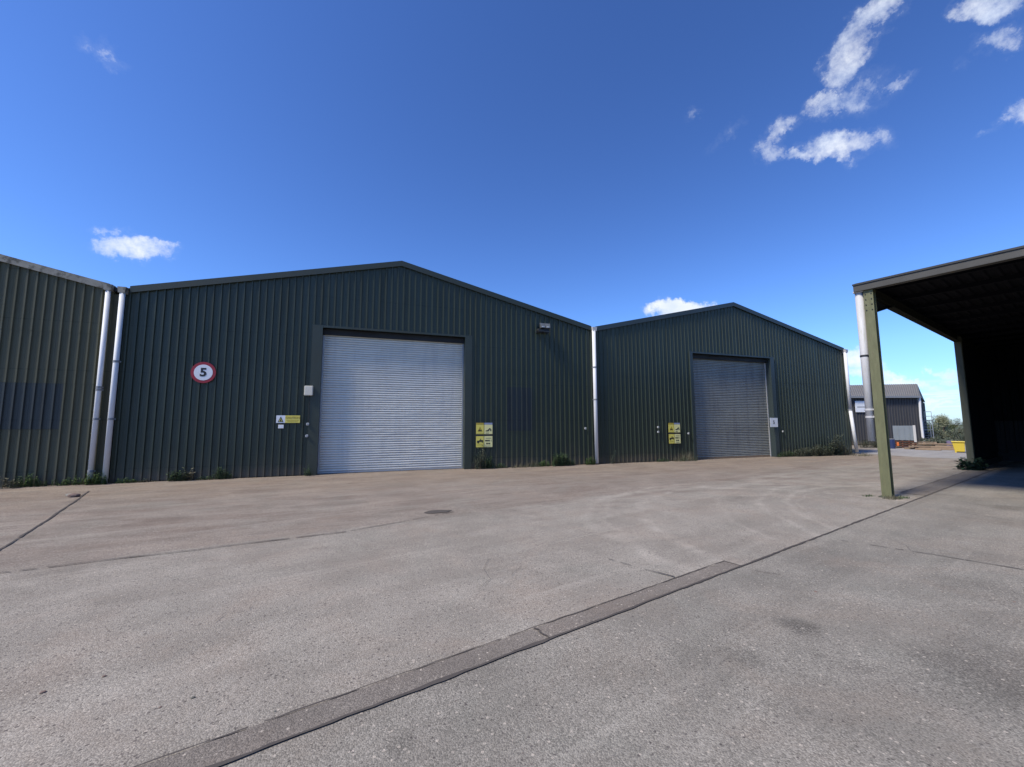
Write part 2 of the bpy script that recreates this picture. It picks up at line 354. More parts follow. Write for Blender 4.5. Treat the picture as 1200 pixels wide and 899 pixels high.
def crack(pts, w, z=.012, name='pavement_joint', jit=.012, seed=0, gap=.1, wob=2.2):
    rnd = random.Random(seed); bm = BM()
    P_ = [Vector((p[0], p[1])) for p in pts]
    for a, b in zip(P_, P_[1:]):
        d = b-a; L = d.length
        if L < 1e-4: continue
        d.normalize(); n = Vector((-d.y, d.x)); k = max(1, int(L/.07)); prev = None
        for i in range(k+1):
            s = L*i/k; p = a+d*s
            off = (noise.noise(Vector((p.x*1.3, p.y*1.3, seed)))*jit*wob+noise.noise(Vector((p.x*7, p.y*7, seed)))*jit*.5+rnd.uniform(-jit, jit)*.3)
            ww = w*(.35+.9*abs(noise.noise(Vector((p.x*2.1, p.y*2.1, seed+9))))+rnd.uniform(0,.35))
            v = (bm.verts.new((p.x+n.x*(off-ww/2), p.y+n.y*(off-ww/2), z)), bm.verts.new((p.x+n.x*(off+ww/2), p.y+n.y*(off+ww/2), z)))
            if prev and rnd.random() > gap: bm.faces.new((prev[0], prev[1], v[1], v[0]))
            prev = v
    for f in bm.faces:
        f.normal_update()
        if f.normal.z < 0: f.normal_flip()
    return tag(obj(name, bm, M['joint']), kind='structure')
crack([CW(-22,.412), CW(15,.412)], .030, seed=1, gap=0, wob=.5)
crack([CW(-22,.215), CW(-6.88,.215)], .016, seed=2, gap=.04, wob=.4)
crack([CW(-6.88,.21), CW(-6.88,.41)], .03, seed=3)
crack([CW(1.0,-.02), CW(9.0,-.02)], .024, seed=4, gap=.02, wob=.6)
q = [G(px, py) for px, py in ((626,738),(632,740),(634,744),(641,747),(644,750))]
crack(q, .022, z=.016, jit=.004, seed=5, gap=0)
j1 = [G(px, py) for px, py in ((-260,708),(0,672),(239.5,643.8),(399,624.3),(470,612))]
crack(j1, .030, seed=6, gap=.08)
crack([G(470,612), G(535.7,599)], .022, seed=7, gap=.3)
crack([G(535,599), G(679,584), G(791,571), G(900,556)], .016, seed=17, gap=.5)
crack([G(-160,740), G(0,645), G(52,612), G(104,576)], .035, seed=8, gap=.03)
crack([G(695,650), G(747,665.7), G(790,677)], .016, seed=9, gap=.35)
crack([G(985,634), G(1090,650), G(1199,668.5), G(1290,682)], .022, seed=10, gap=.25)
crack([G(876,668), G(925,676)], .014, seed=12, gap=.3)
crack([G(1120,600), G(1230,618)], .014, seed=13, gap=.4)
for k_, pl in enumerate((((560,690),(575,680),(600,676),(612,664)),((575,680),(566,668),(572,655)),((250,730),(262,720),(290,716),(300,704)),((1040,632),(1062,640),(1075,652)))):
    crack([G(*p) for p in pl], .004, seed=30+k_, gap=.12, jit=.02, wob=1.5)
def blot(px, py, rx, ry, m, z, seed, name='pavement_patch', n=26):
    c = G(px, py); rnd = random.Random(seed); bm = BM(); vs = []
    for i in range(n):
        t = 2*math.pi*i/n; r = 1+.22*noise.noise(Vector((math.cos(t)*1.5, math.sin(t)*1.5, seed)))+rnd.uniform(-.05,.05)
        vs.append(bm.verts.new((c.x+math.cos(t)*rx*r, c.y+math.sin(t)*ry*r, z)))
    bm.faces.new(vs); return tag(obj(name, bm, m), kind='structure')
blot(513, 600, .24, .13, M['joint'], .008, 2)
blot(838, 668, .0, .0, M['joint'], .008, 2) if False else None
# pale concrete road past the end of the sheds
sheet('road', [(24.7,15.4),(24.2,11.6),(25.6,10.2),(48,9.2),(48,17.2),(30,16.6)], .004, M['paleroad'])

# ------------------------------------------------------------------ profiled cladding
def ribs(x0, x1, pitch=.2, phase=0.0, crest=.034, slope=.009, depth=.040):
    """(x, y) polyline of a box-profile sheet; y grows outwards with -depth at crest"""
    pts = []; k = math.floor((x0-phase)/pitch)-1; x = phase+k*pitch
    raw = []
    while x < x1+pitch:
        raw += [(x,0),(x+slope,-depth),(x+slope+crest,-depth),(x+2*slope+crest,0)]
        # small stiffener in the pan
        m_ = x+2*slope+crest+(pitch-2*slope-crest)/2
        raw += [(m_-.012,0),(m_,-.003),(m_+.012,0)]
        x += pitch
    def yat(xx):
        for (a, ya), (b, yb) in zip(raw, raw[1:]):
            if a <= xx <= b: return ya+(yb-ya)*((xx-a)/(b-a) if b > a else 0)
        return 0
    pts.append((x0, yat(x0)))
    for a, ya in raw:
        if x0 < a < x1: pts.append((a, ya))
    pts.append((x1, yat(x1)))
    return pts
def clad(bm, x0, x1, zlo, zhi, y, phase=0.0, breaks=(), **kw):
    """zlo/zhi functions of x; breaks: x positions where the roof line bends"""
    pts = ribs(x0, x1, phase=phase, **kw)
    for bx in breaks:
        if x0 < bx < x1:
            i = next(i for i, (a, _) in enumerate(pts) if a > bx)
            (a, ya), (b, yb) = pts[i-1], pts[i]
            pts.insert(i, (bx, ya+(yb-ya)*(bx-a)/(b-a)))
    prev = None
    for (a, ya) in pts:
        v = (bm.verts.new((a, y+ya, zlo(a))), bm.verts.new((a, y+ya, zhi(a))))
        if prev: bm.faces.new((prev[0], v[0], v[1], prev[1]))
        prev = v

# ------------------------------------------------------------------ sheds
EZ, PK = 5.46, 7.24
def shed(x0, x1, ez, pk, door, mats, label, name='warehouse', depth=34, laps=(), side_left=True, side_right=True, recess=.26, rd=.040):
    w, tr, trd, roofm, verge_m = mats
    cx = (x0+x1)/2; root = empty(name, (0,0,0)); tag(root, label, 'warehouse')
    root.location = (cx, D, 0)
    sl = (pk-ez)/((x1-x0)/2)
    top = lambda x: ez+sl*((x1-x0)/2-abs(x-0))         # local x, 0 at ridge
    hx = (x1-x0)/2
    front = BM()
    tiers = [0]+list(laps)
    def fill(a, b, zl, zh):
        cuts = [z for z in laps]
        # tiers overlapping like real sheets: each upper tier stands 5 mm proud
        levels = [None]+cuts+[None]
        for i in range(len(levels)-1):
            lo = (lambda x, i=i: zl(x) if levels[i] is None else max(zl(x), levels[i]-.04))
            hi = (lambda x, i=i: zh(x) if levels[i+1] is None else min(zh(x), levels[i+1]))
            if levels[i+1] is not None and zl(a) >= levels[i+1]: continue
            clad(front, a, b, lo, hi, -.005*i, phase=.07, breaks=(0,), depth=rd)
    zb = lambda x: .02
    if door:
        a, b, zt = door[0]-cx, door[1]-cx, door[2]
        fill(-hx, a, zb, top); fill(b, hx, zb, top); fill(a, b, lambda x: zt, top)
    else:
        fill(-hx, hx, zb, top)
    # returned thickness at both ends
    obj('front_wall', front, w, root)
    # other walls
    ow = BM()
    for sx, on in ((-1, side_left), (1, side_right)):
        if on: box(ow, sx*hx-(0 if sx < 0 else .05), sx*hx+(.05 if sx < 0 else 0), .02, depth, 0, ez-.02)
    box(ow, -hx+.06, hx-.06, depth-.05, depth, 0, ez-.02)
    obj('side_wall', ow, w, root)
    # roof slopes
    rf = BM()
    for sx in (-1, 1):
        prism(rf, [(0,-.03,pk+.03),(sx*(hx+.0),-.03,ez+.03),(sx*(hx+.0),-.03,ez-.02),(0,-.03,pk-.02)], (0,depth+.06,0))
    obj('roof', rf, roofm, root)
    # verge flashing: face plate and top return
    vg = BM(); th = .17; c = math.cos(math.atan(sl)); 
    for sx in (-1, 1):
        e = sx*(hx-.10)
        zE = top(abs(e)) if True else ez
        P4 = [(0,-.085,pk+.05),(e,-.085,zE+.05),(e,-.085,zE+.05-th/c),(0,-.085,pk+.05-th/c)]
        if sx < 0: P4.reverse()
        prism(vg, P4, (0,.016,0))
        prism(vg, [(0,-.0845,pk+.066),(e,-.0845,zE+.066),(e,-.0845,zE+.051),(0,-.0845,pk+.051)], (0,.30,0))
    obj('verge_flashing', vg, verge_m, root)
    # ridge cap
    rc = BM()
    for sx in (-1, 1):
        prism(rc, [(0,.25,pk+.082),(sx*.22,.25,pk+.082-.22*sl),(sx*.22,.25,pk+.067-.22*sl),(0,.25,pk+.067)], (0,depth-.4,0))
    obj('ridge_cap', rc, trd, root)
    if door:
        a, b, zt = door[0]-cx, door[1]-cx, door[2]
        df = BM(); tl, tr_w = door[3], door[4]
        box(df, a-tl, a+.012, -.060, -.034, .01, zt+.06)            # left face plate
        box(df, b-.012, b+tr_w, -.060, -.034, .01, zt+.06)          # right face plate
        box(df, a+.012, b-.012, -.058, -.036, zt-.012, zt+.06)      # head plate
        box(df, a-.02, a-.001, -.034, recess+.1, .01, zt)             # reveals
        box(df, b+.001, b+.02, -.034, recess+.1, .01, zt)
        box(df, a-.02, b+.02, -.034, .10, zt+.001, zt+.02)
        obj('door_frame', df, tr, root)
        hd = BM(); box(hd, a+.001, b-.001, recess-.12, recess+.45, zt-.20, zt-.004)
        shaded_gap = obj('shaded_gap_box', hd, M['shaded_gap'], root)  # black box painted in for the shaded gap above the curtain
        sh = BM(); n = int((zt-.12)/.078); z0 = .07
        prof = []
        for i in range(n):
            z = z0+i*.078
            prof += [(z, 0), (z+.006, -.010), (z+.016, -.026), (z+.040, -.026), (z+.068, -.008)]
        prof.append((z0+n*.078, 0)); prev = None; nx = 40
        for z, y in prof:
            v = []
            for i in range(nx+1):
                x = a+.03+(b-a-.06)*i/nx
                dy = .014*noise.noise(Vector((x*.8, z*.9, cx)))+.004*noise.noise(Vector((x*2.5, round((z-z0)/.078)*1.7, 3)))
                dz = .006*noise.noise(Vector((x*1.1, z*2.0, cx+5)))
                v.append(sh.verts.new((x, recess+y+dy, z+dz)))
            if prev:
                for i in range(nx): sh.faces.new((prev[i], prev[i+1], v[i+1], v[i]))
            prev = v
        s_ = obj('roller_shutter', sh, door[5], root)
        br = BM(); box(br, a+.03, b-.03, recess-.03, recess+.02, .008, .068); bevel(br, .006)
        obj('bottom_rail', br, door[6], s_)
        for k, x in enumerate((a+.002, b-.052)):
            g = BM(); box(g, x, x+.05, recess-.045, recess-.022, .01, zt-.21); box(g, x+(0 if k == 0 else .038), x+(.012 if k == 0 else .05), recess-.022, recess+.03, .01, zt-.21)
            obj('guide_rail', g, door[7], s_)
    return root
def pipe(root, path, r, m, brackets=(), hopper=None, hm=None, name='downpipe', world=True):
    """path in world coordinates; children of root (root rotation 0)"""
    off = root.matrix_basis.inverted() if False else Matrix.Translation(-Vector(root.location))
    P_ = [off @ Vector(p) for p in path]
    bm = BM()
    for a, b in zip(P_, P_[1:]): tube(bm, a, b, r, n=20)
    for p in P_[1:-1]:
        bmesh.ops.create_uvsphere(bm, u_segments=16, v_segments=8, radius=r*1.06, matrix=Matrix.Translation(p))
    # socket joints at the brackets
    pb = obj(name, bm, m, root, smooth=False)
    for p in pb.data.polygons: p.use_smooth = len(p.vertices) == 4
    for z in brackets:
        for a, b in zip(P_, P_[1:]):
            if min(a.z, b.z) <= z <= max(a.z, b.z):
                q = a.lerp(b, (z-a.z)/(b.z-a.z)); k = BM()
                tube(k, q-Vector((0,0,.03)), q+Vector((0,0,.03)), r*1.10, n=20)
                box(k, q.x-r*1.45, q.x+r*1.45, q.y+r*.5, q.y+r*.5+.012, q.z-.02, q.z+.02)
                o = obj('pipe_bracket', k, M['bracket'], pb); break
    if hopper:
        h0 = off @ Vector(hopper); k = BM()
        prism(k, [h0+Vector(v) for v in ((-.10,-.10,0),(.10,-.10,0),(.075,-.10,-.17),(-.075,-.10,-.17))], (0,.22,0))
        obj('gutter_outlet', k, hm or M['pipegrey'], root)
    return pb

xL0, xA0, xA1, xB1 = -22.0, -6.62, 8.60, 23.80
doorA = (-1.46, 3.29, 4.75, .29, .25, M['shutterA'], M['galv'], M['galv'])
doorB = (13.62, 18.36, 4.74, .14, .24, M['shutterB'], M['timber'], M['pipegrey'])
shA = shed(xA0, xA1, EZ, PK, doorA, (M['green'], M['trim'], M['trim_dark'], M['roofsheet'], M['trim']),
           'dark green gable shed with the bright silver roller shutter, middle one of the row', laps=(3.62,))
shB = shed(xA1, xB1, EZ, PK, doorB, (M['green2'], M['trim_dark'], M['trim_dark'], M['roofsheet'], M['trim_dark']),
           'dark green gable shed at the right end, with the dull grey roller shutter', laps=(3.62,), side_left=False, rd=.022)
shL = shed(xL0, -6.90, EZ+.02, 7.25, None, (M['olive'], M['weather'], M['weather'], M['roofgrey'], M['weather']),
           'weathered olive clad shed cut off by the left edge, without a door', laps=(2.75, 4.15))
# filler sheet and gutter end between the olive and the green shed
vb = BM(); box(vb, -.145, .145, .012, .04, .02, EZ-.16)
o = obj('valley_panel', vb, M['oliveband'], shL, loc=(7.555+.145-.14, 0, 0))
gt = BM(); prism(gt, [(7.40,-.06,EZ+.02),(7.92,-.06,EZ+.02),(7.86,-.06,EZ-.09),(7.46,-.06,EZ-.09)], (0,30,0)); obj('valley_gutter', gt, M['dark'], shL)
gt = BM(); prism(gt, [(7.46,-.07,EZ+.0),(7.86,-.07,EZ+.0),(7.80,-.07,EZ-.09),(7.52,-.07,EZ-.09)], (0,30,0)); obj('valley_gutter', gt, M['dark'], shA)
gt = BM(); prism(gt, [(7.46,-.05,EZ+.05),(7.70,-.05,EZ+.05),(7.66,-.05,EZ-.08),(7.46,-.05,EZ-.08)], (0,33,0)); obj('eaves_gutter', gt, M['trim_dark'], shB)
ex = shL.location.x
# replacement sheets
def patch(root, x0, x1, z0, z1, m, label, y=-.012):
    bm = BM(); cx = root.location.x
    clad(bm, x0-cx, x1-cx, lambda x: z0, lambda x: z1, y, phase=.07)
    o = obj('replacement_sheet', bm, m, root); o['label'] = label
patch(shL, -9.6, -7.78, 1.48, 2.70, M['patch'], 'darker bluish replacement sheet in the olive wall')
patch(shA, 4.87, 5.88, 1.34, 2.96, M['patchA'], 'slightly darker rectangle in the green wall')
# downpipes
pipe(shL, [(-6.98, D-.12, 5.36), (-6.98, D-.12, .06)], .058, M['pipe'], (.35, 1.75, 2.55, 2.62), (-6.98, D-.09, 5.52), M['weather'])
pipe(shA, [(-6.655, D-.13, 5.32), (-6.655, D-.13, .03)], .064, M['pipe'], (1.75, 3.35), (-6.655, D-.10, 5.48), M['weather'])
pipe(shA, [(8.585, D-.12, 5.36), (8.585, D-.12, .04)], .072, M['pipe'], (2.55, 3.85), (8.60, D-.09, 5.50), M['pipegrey'])
pipe(shB, [(23.72, D-.11, 5.30), (23.74, D-.11, 2.25), (23.98, D-.11, .10)], .075, M['pipe'], (2.28,), (23.74, D-.09, 5.46), M['pipegrey'])

# ------------------------------------------------------------------ signs and fittings on the walls
def textmesh(bm_target_name, s, size, mat_, parent, loc, bold=.0, align='CENTER', sx=1.0):
    c = bpy.data.curves.new(bm_target_name, 'FONT'); c.body = s; c.size = size; c.align_x = align; c.align_y = 'CENTER'
    c.extrude = .0015; c.offset = bold
    tmp = bpy.data.objects.new('tmp', c); COL.objects.link(tmp)
    bpy.context.view_layer.update()
    me = bpy.data.meshes.new_from_object(tmp.evaluated_get(bpy.context.evaluated_depsgraph_get()))
    bpy.data.objects.remove(tmp)
    me.materials.clear(); me.materials.append(mat_)
    o = bpy.data.objects.new(bm_target_name, me); COL.objects.link(o)
    o.parent = parent; o.location = loc; o.rotation_euler = (R(90),0,0); o.scale = (sx,1,1)
    return o
def disc(bm, r, y0, y1, n=48, r2=0):
    tube(bm, (0,y1,0), (0,y0,0), r, n=n)
YW = D-.048   # outer face of the ribs
s5 = empty('speed_sign', (-4.62, YW, 3.13)); tag(s5, 'round white speed limit sign 5 with a red rim on the green wall', 'sign')
b = BM(); disc(b, .315, -.016, -.001); obj('rim', b, M['red'], s5)
b = BM(); disc(b, .235, -.019, -.0165); obj('sign_face', b, M['white'], s5)
textmesh('numeral', '5', .34, M['black'], s5, (0,-.022,-.005), bold=.012, sx=1.05)
cs = empty('caution_sign', (-2.32, YW, 1.755)); tag(cs, 'small yellow and white caution sign beside the silver shutter', 'sign')
b = BM(); box(b, -.33, -.085, -.006, -.001, -.115, .115); obj('white_panel', b, M['white'], cs)
b = BM(); box(b, -.0845, .33, -.006, -.001, -.115, .115); obj('yellow_panel', b, M['yellow'], cs)
b = BM(); prism(b, [(-.285,-.0065,-.085),(-.13,-.0065,-.085),(-.207,-.0065,.085)], (0,-.003,0)); obj('warning_triangle', b, M['black'], cs)
b = BM(); prism(b, [(-.255,-.010,-.068),(-.16,-.010,-.068),(-.207,-.010,.045)], (0,-.002,0)); obj('triangle_field', b, M['yellow'], cs)
b = BM(); box(b, -.225,-.190,-.0145,-.0125,-.062,-.02); box(b, -.216,-.199,-.0145,-.0125,-.015,.02); obj('pictogram', b, M['black'], cs)
textmesh('lettering', 'CAUTION', .088, M['ochre'], cs, (.122,-.0085,.045), bold=.003)
b = BM(); box(b, -.05,.29,-.0082,-.0062,-.045,-.032); box(b, -.02,.26,-.0082,-.0062,-.078,-.066); obj('small_print', b, M['ochre'], cs)
o = BM(); box(o, -.075,.075,-.008,-.001,-.055,.055); bevel(o, .004)
tag(obj('small_plate', o, M['white'], None, loc=(-2.51, YW, 1.525)), 'tiny blank pale plate under the caution sign', 'plate')
# cream box with conduit
jb = empty('junction_box', (-1.775, YW-.014, 2.655)); tag(jb, 'cream wall box on the frame left of the silver shutter', 'electrical box')
b = BM(); box(b, -.125,.125,-.09,-.001,-.155,.155); bevel(b, .012, 2); obj('box_body', b, M['cream'], jb)
b = BM(); box(b, -.108,.108,-.098,-.0905,-.138,.138); bevel(b, .004); obj('lid', b, M['cream'], jb)
b = BM(); tube(b, (0.03,-.012,-.156), (0.03,-.012,-1.0), .010, n=8); obj('conduit', b, M['dark'], jb)
def button(x, z, label, sz=.042, y=YW-.014):
    r = empty('push_button_box', (x, y, z)); tag(r, label, 'switch box', 'small white switch boxes on the sheds')
    b = BM(); box(b, -sz,sz,-.05,-.001,-sz,sz); bevel(b, .012, 2); obj('box_body', b, M['dullwhite'], r)
    b = BM(); tube(b, (0,-.0505,0),(0,-.062,0), sz*.45, n=14); obj('button', b, M['bracket'], r)
button(-1.76, 1.60, 'small white switch box under the cream box, upper of the pair')
button(-1.77, 1.23, 'small white switch box under the cream box, lower of the pair')
button(8.14, 1.41, 'small white switch box just left of the middle downpipe', y=YW)
button(11.61, 1.44, 'small white switch box left of the right shed\'s hazard sign, upper of the pair', y=YW)
button(11.61, 1.24, 'small white switch box left of the right shed\'s hazard sign, lower of the pair', y=YW)
button(13.20, 1.16, 'small white switch box between the hazard sign and the dull shutter', y=YW)
button(18.85, 1.20, 'small white switch box right of the white plate by the dull shutter', y=YW)
def hazard(x, z, label):
    r = empty('hazard_sign', (x, YW, z)); tag(r, label, 'sign', 'yellow hazard signs beside the shutters')
    b = BM(); box(b, -.32,.32,-.008,-.001,-.45,.45); obj('backing_board', b, M['black'], r)
    for (x0,x1,z0,z1,m) in ((-.305,-.02,.03,.37,'yellow'),(.0,.305,.03,.37,'paleyellow'),(-.305,-.02,-.435,-.04,'yellow'),(.0,.305,-.435,-.04,'paleyellow')):
        b = BM(); box(b, x0,x1,-.012,-.0085,z0,z1); obj('sign_panel', b, M[m], r)
    b = BM(); box(b, -.305,-.02,-.012,-.0085,.375,.44); obj('header', b, M['ochre'], r)
    b = BM(); box(b, .0,.305,-.012,-.0085,.375,.44); obj('header', b, M['signblue'], r)
    b = BM(); prism(b, [(-.255,-.0125,.12),(-.07,-.0125,.12),(-.1625,-.0125,.30)], (0,-.002,0)); obj('warning_triangle', b, M['ochre'], r)
    b = BM(); box(b, -.23,-.10,-.017,-.0148,.145,.175); box(b, -.20,-.18,-.017,-.0148,.175,.21); box(b, -.125,-.11,-.017,-.0148,.175,.20)
    obj('pictogram', b, M['black'], r)
    b = BM(); prism(b, [(.05,-.0125,.13),(.15,-.0125,.13),(.235,-.0125,.24),(.20,-.0125,.25),(.12,-.0125,.17),(.05,-.0125,.16)], (0,-.003,0))
    box(b, .05,.17,-.0155,-.0125,.06,.075); box(b, .22,.26,-.0155,-.0125,.14,.21); obj('pictogram', b, M['black'], r)
    b = BM(); box(b, -.27,-.19,-.0155,-.0125,-.27,-.20); box(b, -.19,-.05,-.0155,-.0125,-.24,-.18); box(b, -.15,-.13,-.0155,-.0125,-.18,-.13); box(b, -.09,-.06,-.0155,-.0125,-.275,-.24)
    tube(b, (-.23,-.0127,-.275), (-.23,-.0157,-.275), .025, n=12); obj('pictogram', b, M['black'], r)
    for line in (((.03,.10,-.225),(.11,.16,-.225),(.17,.205,-.225),(.25,.265,-.225)), ((.07,.13,-.33),(.15,.215,-.33))):
        b = BM()
        for x0, x1, z0 in line: box(b, x0,x1,-.0155,-.0125,z0,z0+.045)
        obj('lettering', b, M['black'], r)
    for x0, x1, z0, z1, m_ in ((.05,.26,-.12,-.108,'black'),(.05,.23,-.40,-.39,'black'),(-.30,-.02,.055,.062,'ochre'),(-.28,-.05,-.35,-.34,'ochre')):
        b = BM(); box(b, x0,x1,-.0155,-.0125,z0,z1); obj('small_print', b, M[m_], r)
hazard(4.01, 1.195, 'yellow four panel hazard sign right of the bright silver shutter')
hazard(12.46, 1.18, 'yellow four panel hazard sign left of the dull grey shutter')
ws = empty('number_plate_sign', (18.27, YW-.045, 1.63)); tag(ws, 'white square plate with a dark 5 at the right jamb of the dull shutter', 'sign')
b = BM(); box(b, -.245,.245,-.01,-.001,-.215,.215); obj('plate', b, M['white'], ws)
textmesh('numeral', '5', .22, M['black'], ws, (-.01,-.0125,-.0), bold=.004)
# floodlight
fl = empty('floodlight', (6.36, YW, 5.30)); tag(fl, 'twin lamp floodlight on a bracket high on the green wall', 'floodlight')
b = BM(); box(b, -.32,.22,-.07,-.001,-.20,-.155); box(b, -.03,.03,-.20,-.06,-.19,-.165); box(b, -.28,.20,-.28,-.20,-.195,-.165); obj('bracket', b, M['housing'], fl)
b = BM(); box(b, -.28,.2,-.20,-.02,-.15,-.07); bevel(b,.01); obj('control_gear', b, M['dark'], fl)
for k, (x, rz) in enumerate(((-.11, 0.25), (.13, -0.1))):
    hb = BM()
    prism(hb, [(-.105,-.34,-.05),(.105,-.34,-.05),(.12,-.27,.17),(-.12,-.27,.17)], (0,.10,0))
    for v in hb.verts:
        if v.co.y > -.24: v.co.x *= .6; v.co.z = .05+(v.co.z-.05)*.6
    bevel(hb, .008); h_ = obj('lamp_housing', hb, M['housing'], fl, loc=(x,.10,0), rot=(0,0,rz*.3))
    g_ = BM(); prism(g_, [(-.09,-.344,-.035),(.09,-.344,-.035),(.103,-.276,.155),(-.103,-.276,.155)], (0,-.004,0)); obj('lamp_glass', g_, M['lampglass'], h_)
    g_ = BM(); box(g_, -.05,.05,-.352,-.338,-.015,.03); obj('bulb', g_, M['lampwhite'], h_)

# ------------------------------------------------------------------ canopy (local x = AX, local y = -BX)
cp = empty('open_barn', C0, R(90-75.06)); tag(cp, 'open fronted steel barn with green posts and black interior at the right edge', 'barn')
ZR = 4.545; SE = 15.2; OW = 24.0
frames = (0, 6, 12, 18, 24)
for fo in frames:
    y = -fo
    for s in (0.0, 9.0):
        b = BM(); ibeam(b, (s, y, 0), (s, y, ZR-.02), .165, .19, up=(1,0,0))
        near = s == 0
        cpost = obj('column', b, M['postgreen'] if near else M['postshaded'], cp)
        if fo == 0 or True:
            b = BM(); box(b, s-.14, s+.14, y-.13, y+.13, .004, .022); obj('base_plate', b, M['postshaded'], cpost)
        if near:
            for z in (4.05, 4.17, 4.29, 4.41):
                for q_ in (-.05, .05):
                    b = BM(); tube(b, (-.0955, y+q_, z), (-.108, y+q_, z), .013, n=6); obj('bolt', b, M['dark'], cpost)
    b = BM(); ibeam(b, (.10, y, ZR-.10), (SE, y, ZR-.10), .15, .20); obj('rafter', b, M['rafterm'], cp)
    b = BM(); prism(b, [(.097, y-.006, 4.02),(.097, y-.006, 4.395),(1.55, y-.006, 4.395)], (0,.012,0))
    prism(b, [(.10, y-.07, 4.02),(.10, y-.07, 4.005),(1.58, y-.07, 4.385),(1.55, y-.07, 4.395)], (0,.14,0)); obj('haunch', b, M['dark'], cp)
b = BM()
s = .4
while s < SE:
    box(b, s, s+.06, -OW, .05, ZR+.002, ZR+.10); s += 1.35
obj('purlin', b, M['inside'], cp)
# roof sheet (corrugated across)
b = BM(); pts = ribs(-.16, SE+.2, pitch=.25, crest=.06, slope=.03, depth=.035); prev = None
b2 = [( -OW-.2), .20]
n_ = 0
for x, yy in ribs(-OW-.2, .20, pitch=.20, crest=.05, slope=.025, depth=.035):
    v = (b.verts.new((-.14, x, ZR+.140+yy)), b.verts.new((SE+.2, x, ZR+.140+yy)))
    if prev: b.faces.new((prev[0], v[0], v[1], prev[1]))
    prev = v
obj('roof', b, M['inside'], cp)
b = BM(); prism(b, [(-.11,.22,ZR+.143),(SE+.2,.22,ZR+.143),(SE+.2,.22,ZR+.155),(-.11,.22,ZR+.155)], (0,-OW-.42,0)); obj('roof_covering', b, M['trim_dark'], cp)
b = BM(); box(b, -.155,-.135,-OW-.1,.235,ZR-.03,ZR+.095); box(b, -.155, 0, -OW-.1,.235, ZR-.045,ZR-.031); obj('fascia', b, M['fascia'], cp)
b = BM(); box(b, -.175,-.12,-OW-.1,.245,ZR+.097,ZR+.132); obj('fascia_cap', b, M['dark'], cp)
b = BM(); box(b, -.12,SE+.1,.11,.235,ZR-.03,ZR+.10); obj('eaves_gutter', b, M['postshaded'], cp)
# downpipe that stops short of the ground
b = BM(); tube(b, (-.02,.175,ZR-.055), (-.02,.175,1.18), .076, n=24); dp = obj('downpipe', b, M['pipegrey'], cp)
for p in dp.data.polygons: p.use_smooth = len(p.vertices) == 4
for z in (3.05, 1.86, 1.70):
    b = BM(); tube(b, (-.02,.175,z-.02), (-.02,.175,z+.02), .083, n=24); box(b, -.10,.06,.085,.10,z-.012,z+.012); obj('pipe_bracket', b, M['dark'] if z > 3 else M['pipegrey'], dp)
b = BM(); box(b, -.11,.07,.085,.265,ZR-.062,ZR-.02); bevel(b,.01); obj('pipe_collar', b, M['pipegrey'], dp)
# side and back cladding
def clad_plane(name, m, p0, p1, z0, z1, flip=False, seed=0):
    p0 = Vector(p0); p1 = Vector(p1); d = (p1-p0); L = d.length; d.normalize(); n = Vector((-d.y, d.x, 0))*(1 if not flip else -1)
    b = BM(); prev = None
    for x, yy in ribs(0, L, phase=.03, pitch=.25, crest=.09, slope=.03, depth=.038):
        q = p0+d*x+n*yy
        v = (b.verts.new((q.x,q.y,z0)), b.verts.new((q.x,q.y,z1)))
        if prev: b.faces.new((prev[0], v[0], v[1], prev[1]))
        prev = v
    return obj(name, b, m, cp)
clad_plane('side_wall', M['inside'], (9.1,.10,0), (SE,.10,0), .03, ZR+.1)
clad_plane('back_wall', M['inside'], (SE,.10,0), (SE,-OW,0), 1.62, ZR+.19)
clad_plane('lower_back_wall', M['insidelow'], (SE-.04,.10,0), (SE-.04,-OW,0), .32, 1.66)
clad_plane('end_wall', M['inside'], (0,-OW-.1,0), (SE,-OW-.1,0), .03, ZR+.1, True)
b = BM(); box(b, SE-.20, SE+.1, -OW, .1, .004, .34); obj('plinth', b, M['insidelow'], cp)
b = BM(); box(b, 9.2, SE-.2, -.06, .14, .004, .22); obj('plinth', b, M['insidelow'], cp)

# ------------------------------------------------------------------ far side of the yard
RV = Vector((math.cos(CY), -math.sin(CY), 0)); FV = Vector((math.sin(CY), math.cos(CY), 0))
DF = 30.0
fb = empty('grey_barn', (0,0,0)); tag(fb, 'dark grey clad barn with a pale grey roof beyond the yard', 'barn')
p0 = P(930,500,DF); p1 = P(1077,500,DF); p2 = P(1086,500,DF+8.5); p3 = P(930,500,DF+8)
fb.location = (p0.x, p0.y, 0); T = lambda p, z: Vector((p.x-p0.x, p.y-p0.y, z))
ze = P(1040,464.6,DF).z; zr = P(1040,452.5,DF+4.2).z
def wall_prof(b, a, c, z0, z1):
    d = (c-a); L = d.length; d = d.normalized(); n = Vector((-d.y, d.x, 0)); prev = None
    for x, yy in ribs(0, L, pitch=.2, phase=0, crest=.05, slope=.015, depth=.03):
        q = a+d*x+n*yy
        v = (b.verts.new((q.x,q.y,z0)), b.verts.new((q.x,q.y,z1)))
        if prev: b.faces.new((prev[0], v[0], v[1], prev[1]))
        prev = v
b = BM(); wall_prof(b, T(p0,0), T(p1,0), 0, ze); wall_prof(b, T(p1,0), T(p2,0), 0, ze-.1); wall_prof(b, T(p3,0), T(p2,0), 0, ze-.1)
obj('wall', b, M['farwall'], fb)
b = BM(); r0 = p0.lerp(p3,.5); r1 = p1.lerp(p2,.28)
e0 = T(p0-FV*.2,ze); e1 = T(p1-FV*.2+RV*.1,ze); q0 = T(r0,zr); q1 = T(r1,zr); w0 = T(p3,ze); w1 = T(p2+RV*.1,ze)
